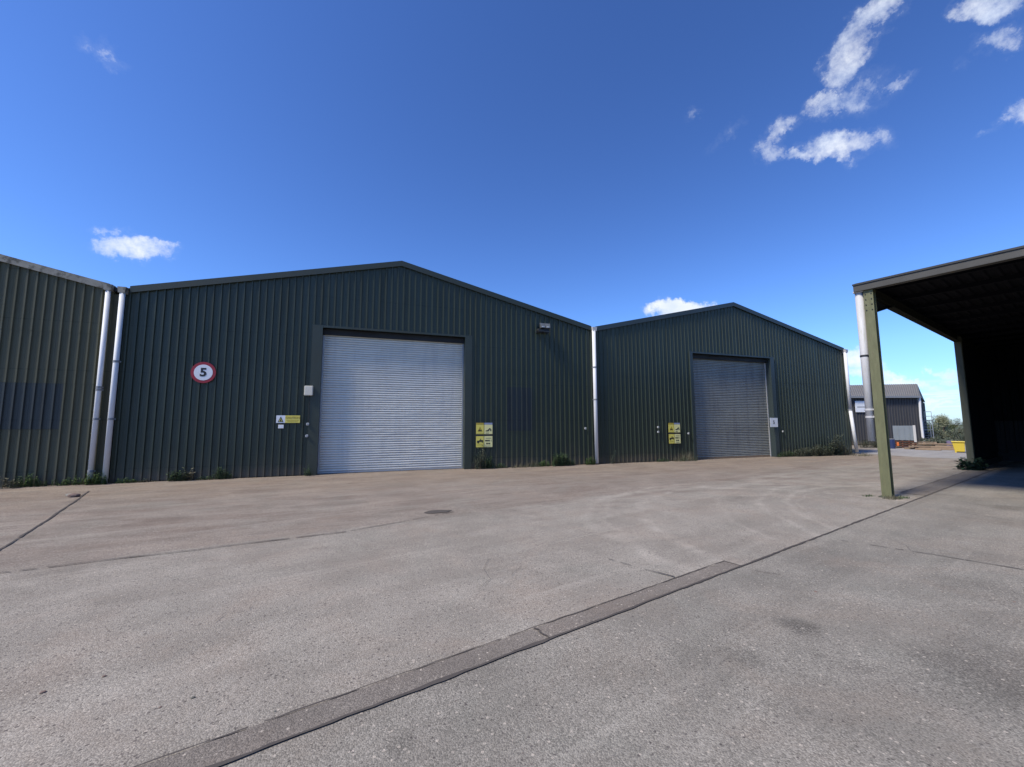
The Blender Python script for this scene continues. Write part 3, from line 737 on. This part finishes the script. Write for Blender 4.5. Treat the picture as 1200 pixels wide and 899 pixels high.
for A_ in ((e0,e1,q1,q0),(q0,q1,w1,w0)):
    nn = 60; prev = None
    for i in range(nn*4+1):
        t_ = i/(nn*4); dz = .022*math.sin(i*math.pi/2)
        v = (b.verts.new(A_[0].lerp(A_[1],t_)+Vector((0,0,dz))), b.verts.new(A_[3].lerp(A_[2],t_)+Vector((0,0,dz))))
        if prev: b.faces.new((prev[0], v[0], v[1], prev[1]))
        prev = v
b.faces.new([b.verts.new(v) for v in (e1, w1, q1)])
obj('roof', b, M['roofgrey'], fb)
b = BM(); beam(b, e0-Vector((0,0,.05)), e1-Vector((0,0,.05)), .12, .14); obj('gutter', b, M['bracket'], fb)
b = BM(); t0 = T(P(1077.3,464,DF-.1), ze-.05); tube(b, t0, T(P(1079,490,DF-.1), 2.0), .075, n=12); tube(b, T(P(1079,490,DF-.1), 2.0), T(P(1082,516,DF-.1), .15), .075, n=12); obj('downpipe', b, M['pipe'], fb)
fb_plate_a = P(1001.5,470,DF-.06); fb_plate_b = P(1031,483,DF-.06)
b = BM(); wd = (fb_plate_b-fb_plate_a).dot(RV); hh = fb_plate_a.z-fb_plate_b.z
box(b, 0, wd, -.03, 0, 0, hh); 
wb = empty('notice_board', (fb_plate_a.x, fb_plate_a.y, fb_plate_b.z), -CY); tag(wb, 'white board with faint lines on the far grey barn', 'sign')
obj('board', b, M['white'], wb)
b = BM(); box(b, .12, wd-.1, -.033,-.0305, hh*.42, hh*.50); box(b, .6, wd-.3, -.033,-.0305, hh*.14, hh*.19); obj('lettering', b, M['bracket'], wb)

def local(px, py, depth, name, label, cat, group=None):
    p = P(px, py, depth); e = empty(name, (p.x, p.y, 0), -math.atan2(p.x, p.y)); tag(e, label, cat, group); return e
sc = lambda px, depth: px/CF*depth*.70
# steel box on rack
dd = 26.6
e = local(1061.5, 528, dd, 'steel_box_rack', 'blue grey steel box on a rusty rack in front of the far barn', 'storage box')
hw = sc(13.4, dd); zb = P(1060,516,dd).z; zt = P(1060,499,dd).z
b = BM(); box(b, -hw, hw, 0, 1.3, zb, zt)
for x in (-hw*.5, 0, hw*.5): box(b, x-.02, x+.02, -.025, -.0, zb+.02, zt-.02)
obj('box_body', b, M['bluegrey'], e)
b = BM(); box(b, hw-.09, hw+.03, -.04, .06, zb-.1, zt+.03); obj('corner_post', b, M['pipegrey'], e)
b = BM()
for z in (.10, .24, .38, zb-.10): box(b, -hw, hw, -.03, 1.3, z, z+.05)
for x in (-hw, -hw*.3, hw*.3, hw-.07): box(b, x, x+.07, 0, .08, 0, zb-.01); box(b, x, x+.07, 1.2, 1.28, 0, zb-.01)
obj('rack', b, M['rust'], e)
b = BM(); box(b, -hw+.12, -hw+.24, -.12, -.04, .12, .36); bevel(b,.02); obj('orange_marker', b, M['orange'], e)
e = local(1045.5, 528, 26.0, 'drum', 'dark blue drum beside the near green post, left of the rack', 'drum')
b = BM(); tube(b, (0,0,0), (0,0,.58), .17, n=20); tube(b, (0,0,.20),(0,0,.23),.178,n=20); tube(b,(0,0,.38),(0,0,.41),.178,n=20); obj('drum_body', b, M['blueplastic'], e)
b = BM(); tube(b, (0,0,.585),(0,0,.62),.175,n=20); obj('lid', b, M['bracket'], e)
def pallet(px, depth, z, n, label, w=1.1):
    e = local(px, 528, depth, 'pallet', label, 'pallet', 'pallets stacked beyond the yard')
    b = BM()
    for i in range(5): box(b, -w/2, w/2, i*.2, i*.2+.1, z+.10, z+.122)
    for x in (-w/2, -.05, w/2-.1): box(b, x, x+.1, 0, .9, z+.022, z+.099)
    for i in (0, .4, .8): box(b, -w/2, w/2, i, i+.1, z, z+.021)
    obj('deck', b, M['timber'], e)
for k in range(3): pallet(1083+k*.5, 26.0, .005+k*.135, 0, ('lowest','middle','top')[k]+' pallet of the short stack right of the rusty rack')
def log(px, depth, z, L, r, rz, label):
    e = local(px, 530, depth, 'timber_beam', label, 'timber', 'old timbers lying beyond the yard'); e.rotation_euler.z += rz
    b = BM(); box(b, -L/2, L/2, -r, r, z, z+r*1.6); bevel(b, .01); obj('beam', b, M['timber'], e)
log(1100, 24.5, .01, 1.7, .07, .05, 'pale timber beam lying nearest the yellow bin, on the ground')
log(1094, 24.8, .12, 1.5, .06, -.12, 'timber beam resting across the others, left of the yellow bin')
log(1104, 25.3, .01, 1.4, .08, .25, 'thick timber beam behind the crossed beams')
for k_, (px_, dp_, z_, L_, r_, rz_, lb_) in enumerate(((1080,25.0,.14,1.2,.05,.5,'thin timber beam leaning across the pallets'),(1109,24.9,.16,1.0,.045,-.55,'grey timber beam jutting up beside the purple drum'),(1097,25.6,.26,1.5,.05,.12,'topmost long timber beam of the crossed pile'),(1072,25.2,.01,.9,.06,.2,'short timber beam lying below the rusty rack'))):
    log(px_, dp_, z_, L_, r_, rz_, lb_)
log(1088, 24.3, .01, 1.1, .05, -.2, 'short thin timber beam at the left end of the pile')
e = local(1113.5, 528, 25.4, 'plastic_drum', 'dusty purple drum just left of the yellow bin', 'drum')
b = BM(); tube(b, (0,0,.0),(0,0,.48),.13,.125,n=18); tube(b,(0,0,.30),(0,0,.32),.137,n=18); obj('drum_body', b, M['purple'], e)
b = BM(); tube(b, (0,0,.485),(0,0,.51),.133,n=18); obj('lid', b, M['bracket'], e)
# yellow tapered bin
dd = 22.2
e = local(1124.5, 533, dd, 'yellow_bin', 'bright yellow tapered bin beside the second green post', 'bin')
w = sc(7.2, dd); zt = P(1124,518.5,dd).z; zb = P(1124,529.5,dd).z
b = BM(); prism(b, [(-w,0,zt),(w,0,zt),(w*.92,0,zb),(-w*.66,0,zb)], (0,.7,0))
for v in b.verts:
    if v.co.z < zb+.01: v.co.y = .08+v.co.y*.78
bevel(b, .012); obj('bin_body', b, M['skip'], e)
b = BM(); box(b, -w*1.12, w*1.06, -.04,.74, zt+.001, zt+.05); bevel(b,.01); obj('rim', b, M['skip'], e)
b = BM(); prism(b, [(-w*.72,.04,zb),(-w*.38,.04,zb),(-w*.42,.04,0),(-w*.62,.04,0)], (0,.06,0)); obj('leg', b, M['skip'], e)
b = BM(); box(b, w*.62,w*.74,.04,.10,0,zb); obj('leg', b, M['dark'], e)
b = BM(); box(b, -w*.5,w*.6,.58,.64,0,zb); obj('leg', b, M['dark'], e)
# steel ladder tower
dd = 31.0
e = local(1090, 520, dd, 'ladder_tower', 'galvanised steel access tower with a ladder at the end of the far barn', 'ladder tower')
zp = P(1088,493,dd).z; xl, xr = -sc(6.5,dd), sc(5,dd); b = BM()
for x in (xl, xr):
    for y in (0, .9): beam(b, (x,y,0), (x,y,zp), .05,.05, up=(0,1,0))
for z in (.5, 1.1): beam(b, (xl,0,z),(xr,0,z),.04,.04)
obj('frame', b, M['galv'], e)
b = BM()
for x in (-.25,.1): beam(b, (x,-.05,0),(x,-.05,zp),.04,.03,up=(0,1,0))
z = .2
while z < zp: beam(b, (-.25,-.05,z),(.1,-.05,z),.025,.025); z += .22
obj('ladder', b, M['galv'], e)
b = BM(); box(b, xl-.05,xr+.05,-.1,1.0,zp,zp+.05); obj('platform', b, M['bracket'], e)
b = BM(); zq = P(1088,482.5,dd).z
for x in (-.15, xr): 
    for y in (-.05,.9): beam(b, (x,y,zp+.05),(x,y,zq),.03,.03,up=(0,1,0))
for z in (zq, (zp+zq)/2):
    for y in (-.05,.9): beam(b, (-.15,y,z),(xr,y,z),.03,.03)
    beam(b,(xr,-.05,z),(xr,.9,z),.03,.03)
obj('guard_rail', b, M['galv'], e)

# ------------------------------------------------------------------ plants
def leaf(bm, p, d, up, L, W):
    s = d.cross(up)
    if s.length < 1e-3: s = d.orthogonal()
    s.normalize(); m_ = p+d*L*.5
    vs = [bm.verts.new(q) for q in (p, m_+s*W, p+d*L+up*(-.15*L), m_-s*W)]
    bm.faces.new(vs)
def weed(loc, w, h, n, m, label, name='weed', lean=(0,0), leafL=.05, style='leafy', seed=0, group='weeds along the foot of the sheds', dep=.12, cat='weed'):
    h *= 1.22; n = int(n*1.35); w *= 1.08
    rnd = random.Random(seed); bm = BM(); stems = BM()
    for i in range(n):
        x = rnd.uniform(-w/2, w/2); y = -rnd.uniform(.02, dep); hh = h*rnd.uniform(.35,1)*(1-.55*abs(2*x/w)**2)
        p = Vector((x,y,0)); dr = Vector((rnd.uniform(-.35,.35)+lean[0], rnd.uniform(-.4,.1)+lean[1], 1)).normalized()
        if style == 'grass':
            a = p; k = 3; W = .004+rnd.random()*.004; s = Vector((rnd.uniform(-1,1), rnd.uniform(-1,1), 0)).normalized()*W; pv = (bm.verts.new(a-s), bm.verts.new(a+s))
            for j in range(k):
                a = a+dr*hh/k; dr = (dr+Vector((rnd.uniform(-.25,.25), rnd.uniform(-.3,.1), -.12))).normalized(); f = 1-(j+1)/k*.85
                nv = (bm.verts.new(a-s*f), bm.verts.new(a+s*f)); bm.faces.new((pv[0],pv[1],nv[1],nv[0])); pv = nv
        else:
            top = p+dr*hh; tube(bm, p, top, .0035, .002, n=3, caps=False)
            k = max(3, int(hh/.035))
            for j in range(k):
                q = p.lerp(top, (j+.6)/k); t = rnd.uniform(0, 2*math.pi)
                dv = Vector((math.cos(t), math.sin(t)*.8, rnd.uniform(-.2,.8))).normalized()
                L = leafL*rnd.uniform(.6,1.3); leaf(bm, q, dv, Vector((0,0,1)), L, L*.27)
    stems.free()
    e = obj(name, bm, m, None, loc=loc); tag(e, label, cat, group); return e
GY = YW-.02
def wx(px): return F(px, 560, YW).x
weed((wx(-2),GY,0), .8, .42, 46, M['leafdry'], 'dry straggling weed at the foot of the olive wall, at the left edge', seed=1, style='grass', dep=.3)
weed((wx(14),GY,0), .5, .30, 26, M['leafdry'], 'dry leafy stems in front of the olive wall, second from the left edge', seed=21, leafL=.07, dep=.3)
weed((wx(34),GY,0), .55, .30, 40, M['leafgreen'], 'low green weed under the dark patch of the olive wall', seed=2, leafL=.055)
weed((wx(62),GY,0), .7, .18, 40, M['leafdark'], 'flat dark weed between the dark patch and the first downpipe', seed=3)
weed((wx(88),GY,0), .45, .22, 40, M['leafgreen'], 'bushy green weed just left of the first white downpipe', seed=4)
weed((wx(118),GY-.1,0), .40, .30, 70, M['leafgreen'], 'bright green weed between the pair of white downpipes', seed=5, leafL=.06)
weed((wx(150),GY,0), .45, .16, 34, M['leafgreen'], 'low green weed just right of the pair of downpipes', seed=6)
weed((wx(175),GY,0), .35, .10, 16, M['leafdry'], 'small withered weed left of the speed sign, at the wall foot', seed=7)
weed((wx(209),GY,0), .42, .30, 34, M['leafdark'], 'dark weed with a broken pale leaf left below the speed sign', seed=8, leafL=.07)
weed((wx(221),GY,0), .22, .36, 16, M['leafdry'], 'pale withered stalks below the left side of the speed sign', seed=9, leafL=.09)
weed((wx(260),GY,0), .50, .34, 52, M['leafdark'], 'bushy dark weed between the speed sign and the silver shutter', seed=10)
weed((wx(241),GY,0), .30, .12, 20, M['leafdark'], 'tiny dark weed left of the bushy one by the silver shutter', seed=11)
weed((wx(361),GY-.03,0), .16, .30, 18, M['leafdark'], 'thin dark weed at the left jamb of the silver shutter', seed=12)
weed((wx(562),GY,0), .30, .85, 22, M['leafdull'], 'tall thin weed beneath the left half of the hazard sign', seed=13, leafL=.06)
weed((wx(571),GY,0), .38, .40, 44, M['leafdark'], 'bushy weed beneath the right half of the hazard sign', seed=14, leafL=.06)
weed((wx(586),GY,0), .40, .18, 28, M['leafdark'], 'low weed right of the hazard sign beside the silver shutter', seed=15)
weed((wx(606),GY,0), .55, .24, 60, M['leafdry'], 'tuft of dry grass below the darker wall panel', seed=16, style='grass', dep=.2)
weed((wx(622),GY,0), .60, .30, 90, M['leafdry'], 'wide tuft of yellowish grass left of the dark bush', seed=17, style='grass', dep=.2)
weed((wx(636),GY,0), .45, .22, 50, M['leafgreen'], 'low greenish weed against the dark bush by the wall', seed=18)
weed((wx(655),GY,0), .62, .48, 95, M['leafdark'], 'large dark leafy bush at the foot of the middle shed', seed=19, leafL=.07, dep=.2)
weed((wx(668),GY,0), .30, .26, 36, M['leafdark'], 'small dark weed touching the right side of the large bush', seed=20)
weed((wx(690),GY-.05,0), .34, .34, 46, M['leafgreen'], 'round green weed just left of the middle downpipe', seed=22, leafL=.06)
weed((wx(717),GY,0), .16, .60, 9, M['leafdull'], 'single tall thin weed right of the middle downpipe', seed=23, leafL=.05)
weed((wx(776),GY,0), .55, .18, 40, M['leafdark'], 'low dark weed beneath the right shed\'s pair of switch boxes', seed=24)
weed((wx(800),GY,0), 1.1, .42, 150, M['leafdry'], 'wide tuft of dead grass under the right shed\'s hazard sign', seed=25, style='grass', dep=.3)
weed((wx(922),GY,0), 1.1, .28, 80, M['leafdark'], 'low dark weed right of the dull shutter', seed=26)
weed((wx(938),GY,0), .9, .42, 90, M['leafdull'], 'grey green scrub between the low weed and the tall branch', seed=27, dep=.3, leafL=.06)
weed((wx(955),GY,0), 1.4, .48, 130, M['leafdull'], 'dense dull scrub left of the tall leaning branch', seed=28, dep=.4, leafL=.07)
weed((wx(972),GY,0), 1.0, 1.05, 44, M['leafdull'], 'tall leaning scrub near the end downpipe', seed=29, dep=.4, leafL=.09, lean=(.35,0))
weed((wx(985),GY,0), 1.0, .45, 90, M['leafdull'], 'low scrub between the leaning branch and the end downpipe', seed=30, dep=.5, leafL=.06)
weed((G(1003,534).x,G(1003,534).y,0), .9, .22, 90, M['leafdry'], 'flat dry tuft at the corner of the sheds, by the end downpipe', seed=31, style='grass', dep=.5)
pg = G(1043,583)
weed((pg.x-.18,pg.y-.03,.0), .34, .10, 90, M['leafdry'], 'small grass tuft around the foot of the near green post', seed=32, style='grass', dep=.2, group='grass at the foot of the posts')
weed((G(1057,584).x,G(1057,584).y+.08,.0), .30, .07, 50, M['leafdark'], 'low grass right of the near green post', seed=33, style='grass', dep=.15, group='grass at the foot of the posts')
weed((G(1013,581).x,G(1013,581).y,.0), .26, .05, 46, M['leafdark'], 'flat dark tuft left of the near green post', seed=34, style='grass', dep=.12, group='grass at the foot of the posts')
pb_ = G(1129,550)
weed((pb_.x-.02,pb_.y+.1,.0), .42, .42, 46, M['leafpost'], 'dark spiky bush at the foot of the second green post', seed=35, leafL=.16, dep=.55, group='grass at the foot of the posts', name='bush', cat='bush')
for k, (px, w_) in enumerate(((1012,1.6),(1026,1.2))):
    p = P(px, 526, 27.5); weed((p.x,p.y,0), w_, .5, 70, M['leafdull'], ('pale weedy patch by the far barn wall, near the end downpipe','pale weedy patch by the far barn wall, nearer the grey downpipe')[k], seed=40+k, dep=.6, leafL=.08, group='weeds by the far barn')

def tree(p, w, h, n, m, label, name='tree', conic=False, seed=0, cat='tree'):
    rnd = random.Random(seed); r = empty(name, (p.x, p.y, 0)); tag(r, label, cat, None if conic else 'trees beyond the yard')
    b = BM(); tube(b, (0,0,0), (0,0,h*.6), h*.035, h*.015, n=8)
    for i in range(5):
        t = rnd.uniform(0,6.28); z = h*rnd.uniform(.25,.5); tube(b, (0,0,z), (math.cos(t)*w*.3, math.sin(t)*w*.3, z+h*.25), h*.012, h*.005, n=5)
    obj('trunk', b, M['bark'], r)
    b = BM(); cl = []
    for i in range(26):
        if conic:
            z = rnd.uniform(.03,.95); rr = (1-z)*.5*w*rnd.uniform(.3,1)+.05; t = rnd.uniform(0,6.28); cl.append((Vector((math.cos(t)*rr, math.sin(t)*rr, z*h)), .16*w+.1))
        else:
            t = rnd.uniform(0,6.28); z = rnd.uniform(.12,.88); rr = w*.5*math.sqrt(max(0,1-((z-.42)/.55)**2))*rnd.uniform(.2,.95)
            cl.append((Vector((math.cos(t)*rr, math.sin(t)*rr, z*h)), h*rnd.uniform(.09,.17)))
    for i in range(n):
        c, cr = rnd.choice(cl); d = Vector((rnd.gauss(0,1), rnd.gauss(0,1), rnd.gauss(0,.8))).normalized()
        q = c+d*cr*rnd.uniform(.4,1.05)
        if q.z < .02: q.z = .05
        dv = (d+Vector((rnd.uniform(-.7,.7),)*3)).normalized(); L = h*.035*rnd.uniform(.6,1.3); leaf(b, q, dv, Vector((rnd.uniform(-1,1),rnd.uniform(-1,1),1)).normalized(), L, L*.32)
    obj('crown', b, m, r)
dT = 58.0
def tr(px, pyTop, depth, wpx, *a, **k):
    p = P(px, 500, depth); z = P(px, pyTop, depth).z; tree(p, sc(wpx, depth)*1.9, z*1.08, *a, **k)
tr(1101, 488, 50, 20, 5200, M['leaftree'], 'tallest dark green tree beyond the ladder tower', seed=1)
tr(1113, 491.5, 52, 22, 4600, M['leaftree2'], 'rounded olive tree right of the pale conifer', seed=2)
tr(1124, 496, 55, 20, 3800, M['leaftree'], 'lower dark tree above the yellow bin', seed=3)
tr(1136, 498, 57, 22, 3400, M['leaftree2'], 'lowest tree beside the second green post', seed=4)
tr(1150, 498, 60, 26, 2500, M['leaftree'], 'tree hidden in part behind the second green post', seed=6)
tr(1089, 493, 60, 18, 3000, M['leaftree'], 'dark tree behind the ladder tower', seed=7)
tr(1105.5, 489.5, 38, 15, 5600, M['leafpale'], 'slender pale grey green conifer in front of the dark trees', name='conifer', conic=True, seed=5)
# scrubby verge beyond the timbers
def scrub(name, px0, px1, depth, h, n, m, seed):
    rnd = random.Random(seed); b = BM()
    for i in range(n):
        p = P(rnd.uniform(px0,px1), 505, depth+rnd.uniform(-2,2)); q = Vector((p.x,p.y,h*rnd.random()**1.5)); d = Vector((rnd.gauss(0,1),rnd.gauss(0,1),rnd.gauss(0,1))).normalized()
        leaf(b, q, d, Vector((0,0,1)), .14*rnd.uniform(.6,1.3), .04)
    return tag(obj(name, b, m), 'rough dull undergrowth behind the timber pile', 'undergrowth', kind='stuff')
scrub('undergrowth', 1074, 1150, 34, .9, 5200, M['leafdull'], 3)
scrub('undergrowth', 1078, 1122, 28.5, .55, 2600, M['leafdull'], 4)['label'] = 'low rough undergrowth right behind the timber pile'

# rubble
def stone(px, py, r, label, m='stone', seed=0, grp='loose stones on the yard'):
    p = G(px, py); b = BM(); bmesh.ops.create_icosphere(b, subdivisions=2, radius=r)
    for v in b.verts:
        v.co *= 1+.35*noise.noise(v.co*(2.2/r)+Vector((seed*3.1,0,0))); v.co.z *= .6; v.co.x *= 1.3
    tag(obj('stone', b, M[m], None, loc=(p.x, p.y, r*.35)), label, 'stone', grp)
stone(86, 582.5, .085, 'reddish brick lump on the yard near the pair of downpipes', seed=1)
stone(81, 581, .05, 'small pale stone touching the reddish lump', m='weather', seed=2)
for k, (px, py, lb) in enumerate(((322,834,'pale pebble on the yard above the lower left strip'),(226,818,'small pale pebble in the lower left of the yard'),(50,812,'dark pebble near the left edge of the yard'),(188,829,'tiny pebble in the lower left foreground'),(122,793,'small dark pebble left of the middle of the foreground'),(987,619.5,'dark flat stone on the joint left of the near post'),(1104,694,'dark pebble on the right hand slab'),(1189,706,'black pebble near the right edge of the slab'),(956,694,'tiny dark stone on the slab right of the strip end'),(531,783,'dark pebble on the strip'),(516,782,'pale chip on the strip'))):
    stone(px, py, .006+.003*(k % 3), lb, m=('weather' if k in (0,1,10) else 'stone'), seed=10+k)

# ------------------------------------------------------------------ sky
SUN_EL = R(50)
sd = Vector((-.98, -.20, 0)).normalized()      # horizontal direction towards the sun
sun_rot = math.atan2(sd.x, sd.y)
W = bpy.data.worlds.new('World'); S.world = W; W.use_nodes = True; nt = W.node_tree; nt.nodes.clear(); t = NT(nt)
dirv = t.n('ShaderNodeTexCoord').outputs['Generated']
sky = t.n('ShaderNodeTexSky', sky_type='NISHITA', sun_disc=False, sun_elevation=SUN_EL, sun_rotation=sun_rot, altitude=0, air_density=1.0, dust_density=.3, ozone_density=2.5)
nz = t.n('ShaderNodeTexNoise', inp={'Vector': dirv, 'Scale': 9.0, 'Detail': 7.0, 'Roughness': .62})
wob = t.n('ShaderNodeVectorMath', operation='SUBTRACT', inp={0: nz.outputs['Color'], 1: (.5,.5,.5)}).outputs[0]
wob = t.n('ShaderNodeVectorMath', operation='SCALE', inp={0: wob, 'Scale': .085}).outputs[0]
nz2 = t.n('ShaderNodeTexNoise', inp={'Vector': dirv, 'Scale': 34.0, 'Detail': 7.0, 'Roughness': .68})
wob2 = t.n('ShaderNodeVectorMath', operation='SCALE', inp={0: t.n('ShaderNodeVectorMath', operation='SUBTRACT', inp={0: nz2.outputs['Color'], 1: (.5,.5,.5)}).outputs[0], 'Scale': .045}).outputs[0]
dw = t.n('ShaderNodeVectorMath', operation='ADD', inp={0: t.n('ShaderNodeVectorMath', operation='ADD', inp={0: dirv, 1: wob}).outputs[0], 1: wob2}).outputs[0]
fine = t.noise(dirv, 20, 9, .68); stretch = t.noise(t.scl(dirv, 5, 5, 40), 1.0, 7, .6)
def cdir(px, py): d, _ = ray(px, py); return d.normalized()
# clouds: centre given through the direction seen at (px, py), half axes in px, rotation in degrees, weight
CL = [(1026,24,44,13,58,.95),(1000,70,28,15,75,.9),(1012,112,26,14,20,.55),(1045,100,18,5,35,.6),(966,128,16,9,25,.75),(915,158,17,8,35,.75),(905,178,14,10,-20,.7),
      (945,187,30,6,-3,.8),(985,172,34,12,12,1.0),(998,192,12,5,45,.45),(1158,4,32,12,15,.9),(1172,44,30,12,32,.8),(1194,136,18,13,10,.9),(1160,160,16,4,15,.35),
      (852,160,20,6,42,.5),(808,136,9,5,40,.3),(128,66,20,9,-50,.50),(136,84,8,6,-60,.4),(158,291,34,11,-10,1.15),(128,267,18,5,-5,.7),(798,361,30,7,5,1.6),(770,362,14,5,5,1.2),(1006,424,24,9,0,1.0),(1014,440,34,7,-4,1.1),(1052,447,40,5,-14,1.1),(1112,437,13,7,30,.9),(1118,448,16,4,5,.9),(1087,436,6,3,0,.6),(1125,462,26,3.6,0,.8),(1100,470,36,3,2,.8),(1118,478,36,3,0,.8),(1090,486,30,2.4,0,.6)]
dens = None
for (px, py, a, b_, rot, wgt) in CL:
    c = cdir(px, py); e1 = (cdir(px+4, py)-cdir(px-4, py)); k1 = e1.length/8; e1.normalize(); e2 = c.cross(e1).normalized()
    if e2.z < 0: e2 = -e2
    k2 = (cdir(px, py-4)-cdir(px, py+4)).length/8
    th = R(rot); f1 = (e1*math.cos(th)+e2*math.sin(th))/(a*k1); f2 = (e2*math.cos(th)-e1*math.sin(th))/(b_*k2)
    rel = t.n('ShaderNodeVectorMath', operation='SUBTRACT', inp={0: dw, 1: tuple(c)}).outputs[0]
    u = t.n('ShaderNodeVectorMath', operation='DOT_PRODUCT', inp={0: rel, 1: tuple(f1)}).outputs['Value']
    v = t.n('ShaderNodeVectorMath', operation='DOT_PRODUCT', inp={0: rel, 1: tuple(f2)}).outputs['Value']
    w_ = t.n('ShaderNodeVectorMath', operation='DOT_PRODUCT', inp={0: rel, 1: tuple(c*2.0)}).outputs['Value']
    rr = t.math('ADD', t.math('ADD', t.math('MULTIPLY', u, u), t.math('MULTIPLY', v, v)), t.math('MULTIPLY', w_, w_))
    g = t.math('MULTIPLY', t.mapr(rr, 0, 3.4, 1, 0, False), wgt)
    dens = g if dens is None else t.math('MAXIMUM', dens, g)
el = t.n('ShaderNodeSeparateXYZ', inp={0: dirv}).outputs[2]
# low cumulus banks and streaks near the horizon
bank = t.math('MULTIPLY', t.mapr(el, .135, .085, 0, 1, True), t.mapr(el, -.02, .03, 0, 1, True))
bigb = t.noise(t.scl(dirv, 4.5, 4.5, 13), 1.0, 7, .58)
lowc = t.math('MULTIPLY', t.mapr(bigb, .57, .70, 0, .8, True), bank)
strk = t.math('MULTIPLY', t.mapr(t.noise(t.scl(dirv, 3.2, 3.2, 75), 1.0, 6, .6), .48, .62, 0, .8, True), t.mapr(el, .085, .05, 0, 1, True))
den1 = t.math('MULTIPLY', t.math('SUBTRACT', t.math('MULTIPLY', dens, 1.5), t.mapr(fine, .36, .64, .95, .10)), t.mapr(dens, 0, .45, 0, 1))
mask = t.math('MAXIMUM', t.mapr(den1, .0, 1.35, 0, .95, False), t.math('MULTIPLY', t.mapr(dens, .0, 1.0, 0, .22, True), t.mapr(fine, .35, .6)))
low = t.math('MAXIMUM', lowc, strk)
mask = t.math('MAXIMUM', mask, low, clamp=True)
tint = t.mix(1.0, sky.outputs[0], (.122,.150,.196), 'MULTIPLY')
tint = t.n('ShaderNodeGamma', inp={'Color': tint, 'Gamma': 1.28}).outputs[0]
tint = t.mix(1.0, tint, (6.6,6.6,6.6), 'MULTIPLY')
tint = t.mix(t.mapr(t.n('ShaderNodeSeparateXYZ', inp={0: dirv}).outputs[2], 0, .15), t.mix(1.0, tint, (.72,.77,.90), 'MULTIPLY'), tint)
cloudc = t.mix(t.mapr(t.noise(dirv, 14, 6, .6), .35, .65), (4.9,5.5,6.6), (6.6,6.8,7.1))
colr = t.mix(mask, tint, cloudc)
bg = t.n('ShaderNodeBackground', inp={'Color': colr, 'Strength': .11})
out = t.n('ShaderNodeOutputWorld'); nt.links.new(bg.outputs[0], out.inputs[0])

L = bpy.data.lights.new('sun', 'SUN'); L.energy = 3.9; L.angle = R(13); L.color = (1.0,.92,.79)
lo = bpy.data.objects.new('sun', L); COL.objects.link(lo)
dv = Vector((sd.x*math.cos(SUN_EL), sd.y*math.cos(SUN_EL), math.sin(SUN_EL)))
lo.rotation_euler = dv.to_track_quat('Z', 'Y').to_euler(); lo.location = (-20,-20,30)

# ------------------------------------------------------------------ camera
cam = bpy.data.cameras.new('camera'); co = bpy.data.objects.new('camera', cam); COL.objects.link(co)
cam.sensor_width = 36; cam.lens = CF/1200*36; cam.clip_start = .05; cam.clip_end = 3000
r0 = Vector((math.cos(CY), -math.sin(CY), 0)); f0 = Vector((math.sin(CY), math.cos(CY), 0)); z0 = Vector((0,0,1))
fwd = f0*math.cos(CP)+z0*math.sin(CP); up = -f0*math.sin(CP)+z0*math.cos(CP)
rt = r0*math.cos(CR)+up*math.sin(CR); up2 = -r0*math.sin(CR)+up*math.cos(CR)
m = Matrix((rt, up2, -fwd)).transposed().to_4x4(); m.translation = (0,0,H); co.matrix_world = m
S.camera = co
S.view_settings.view_transform = 'Standard'; S.view_settings.look = 'None'; S.view_settings.gamma = 1; S.view_settings.exposure = .55
S.view_settings.use_curve_mapping = False
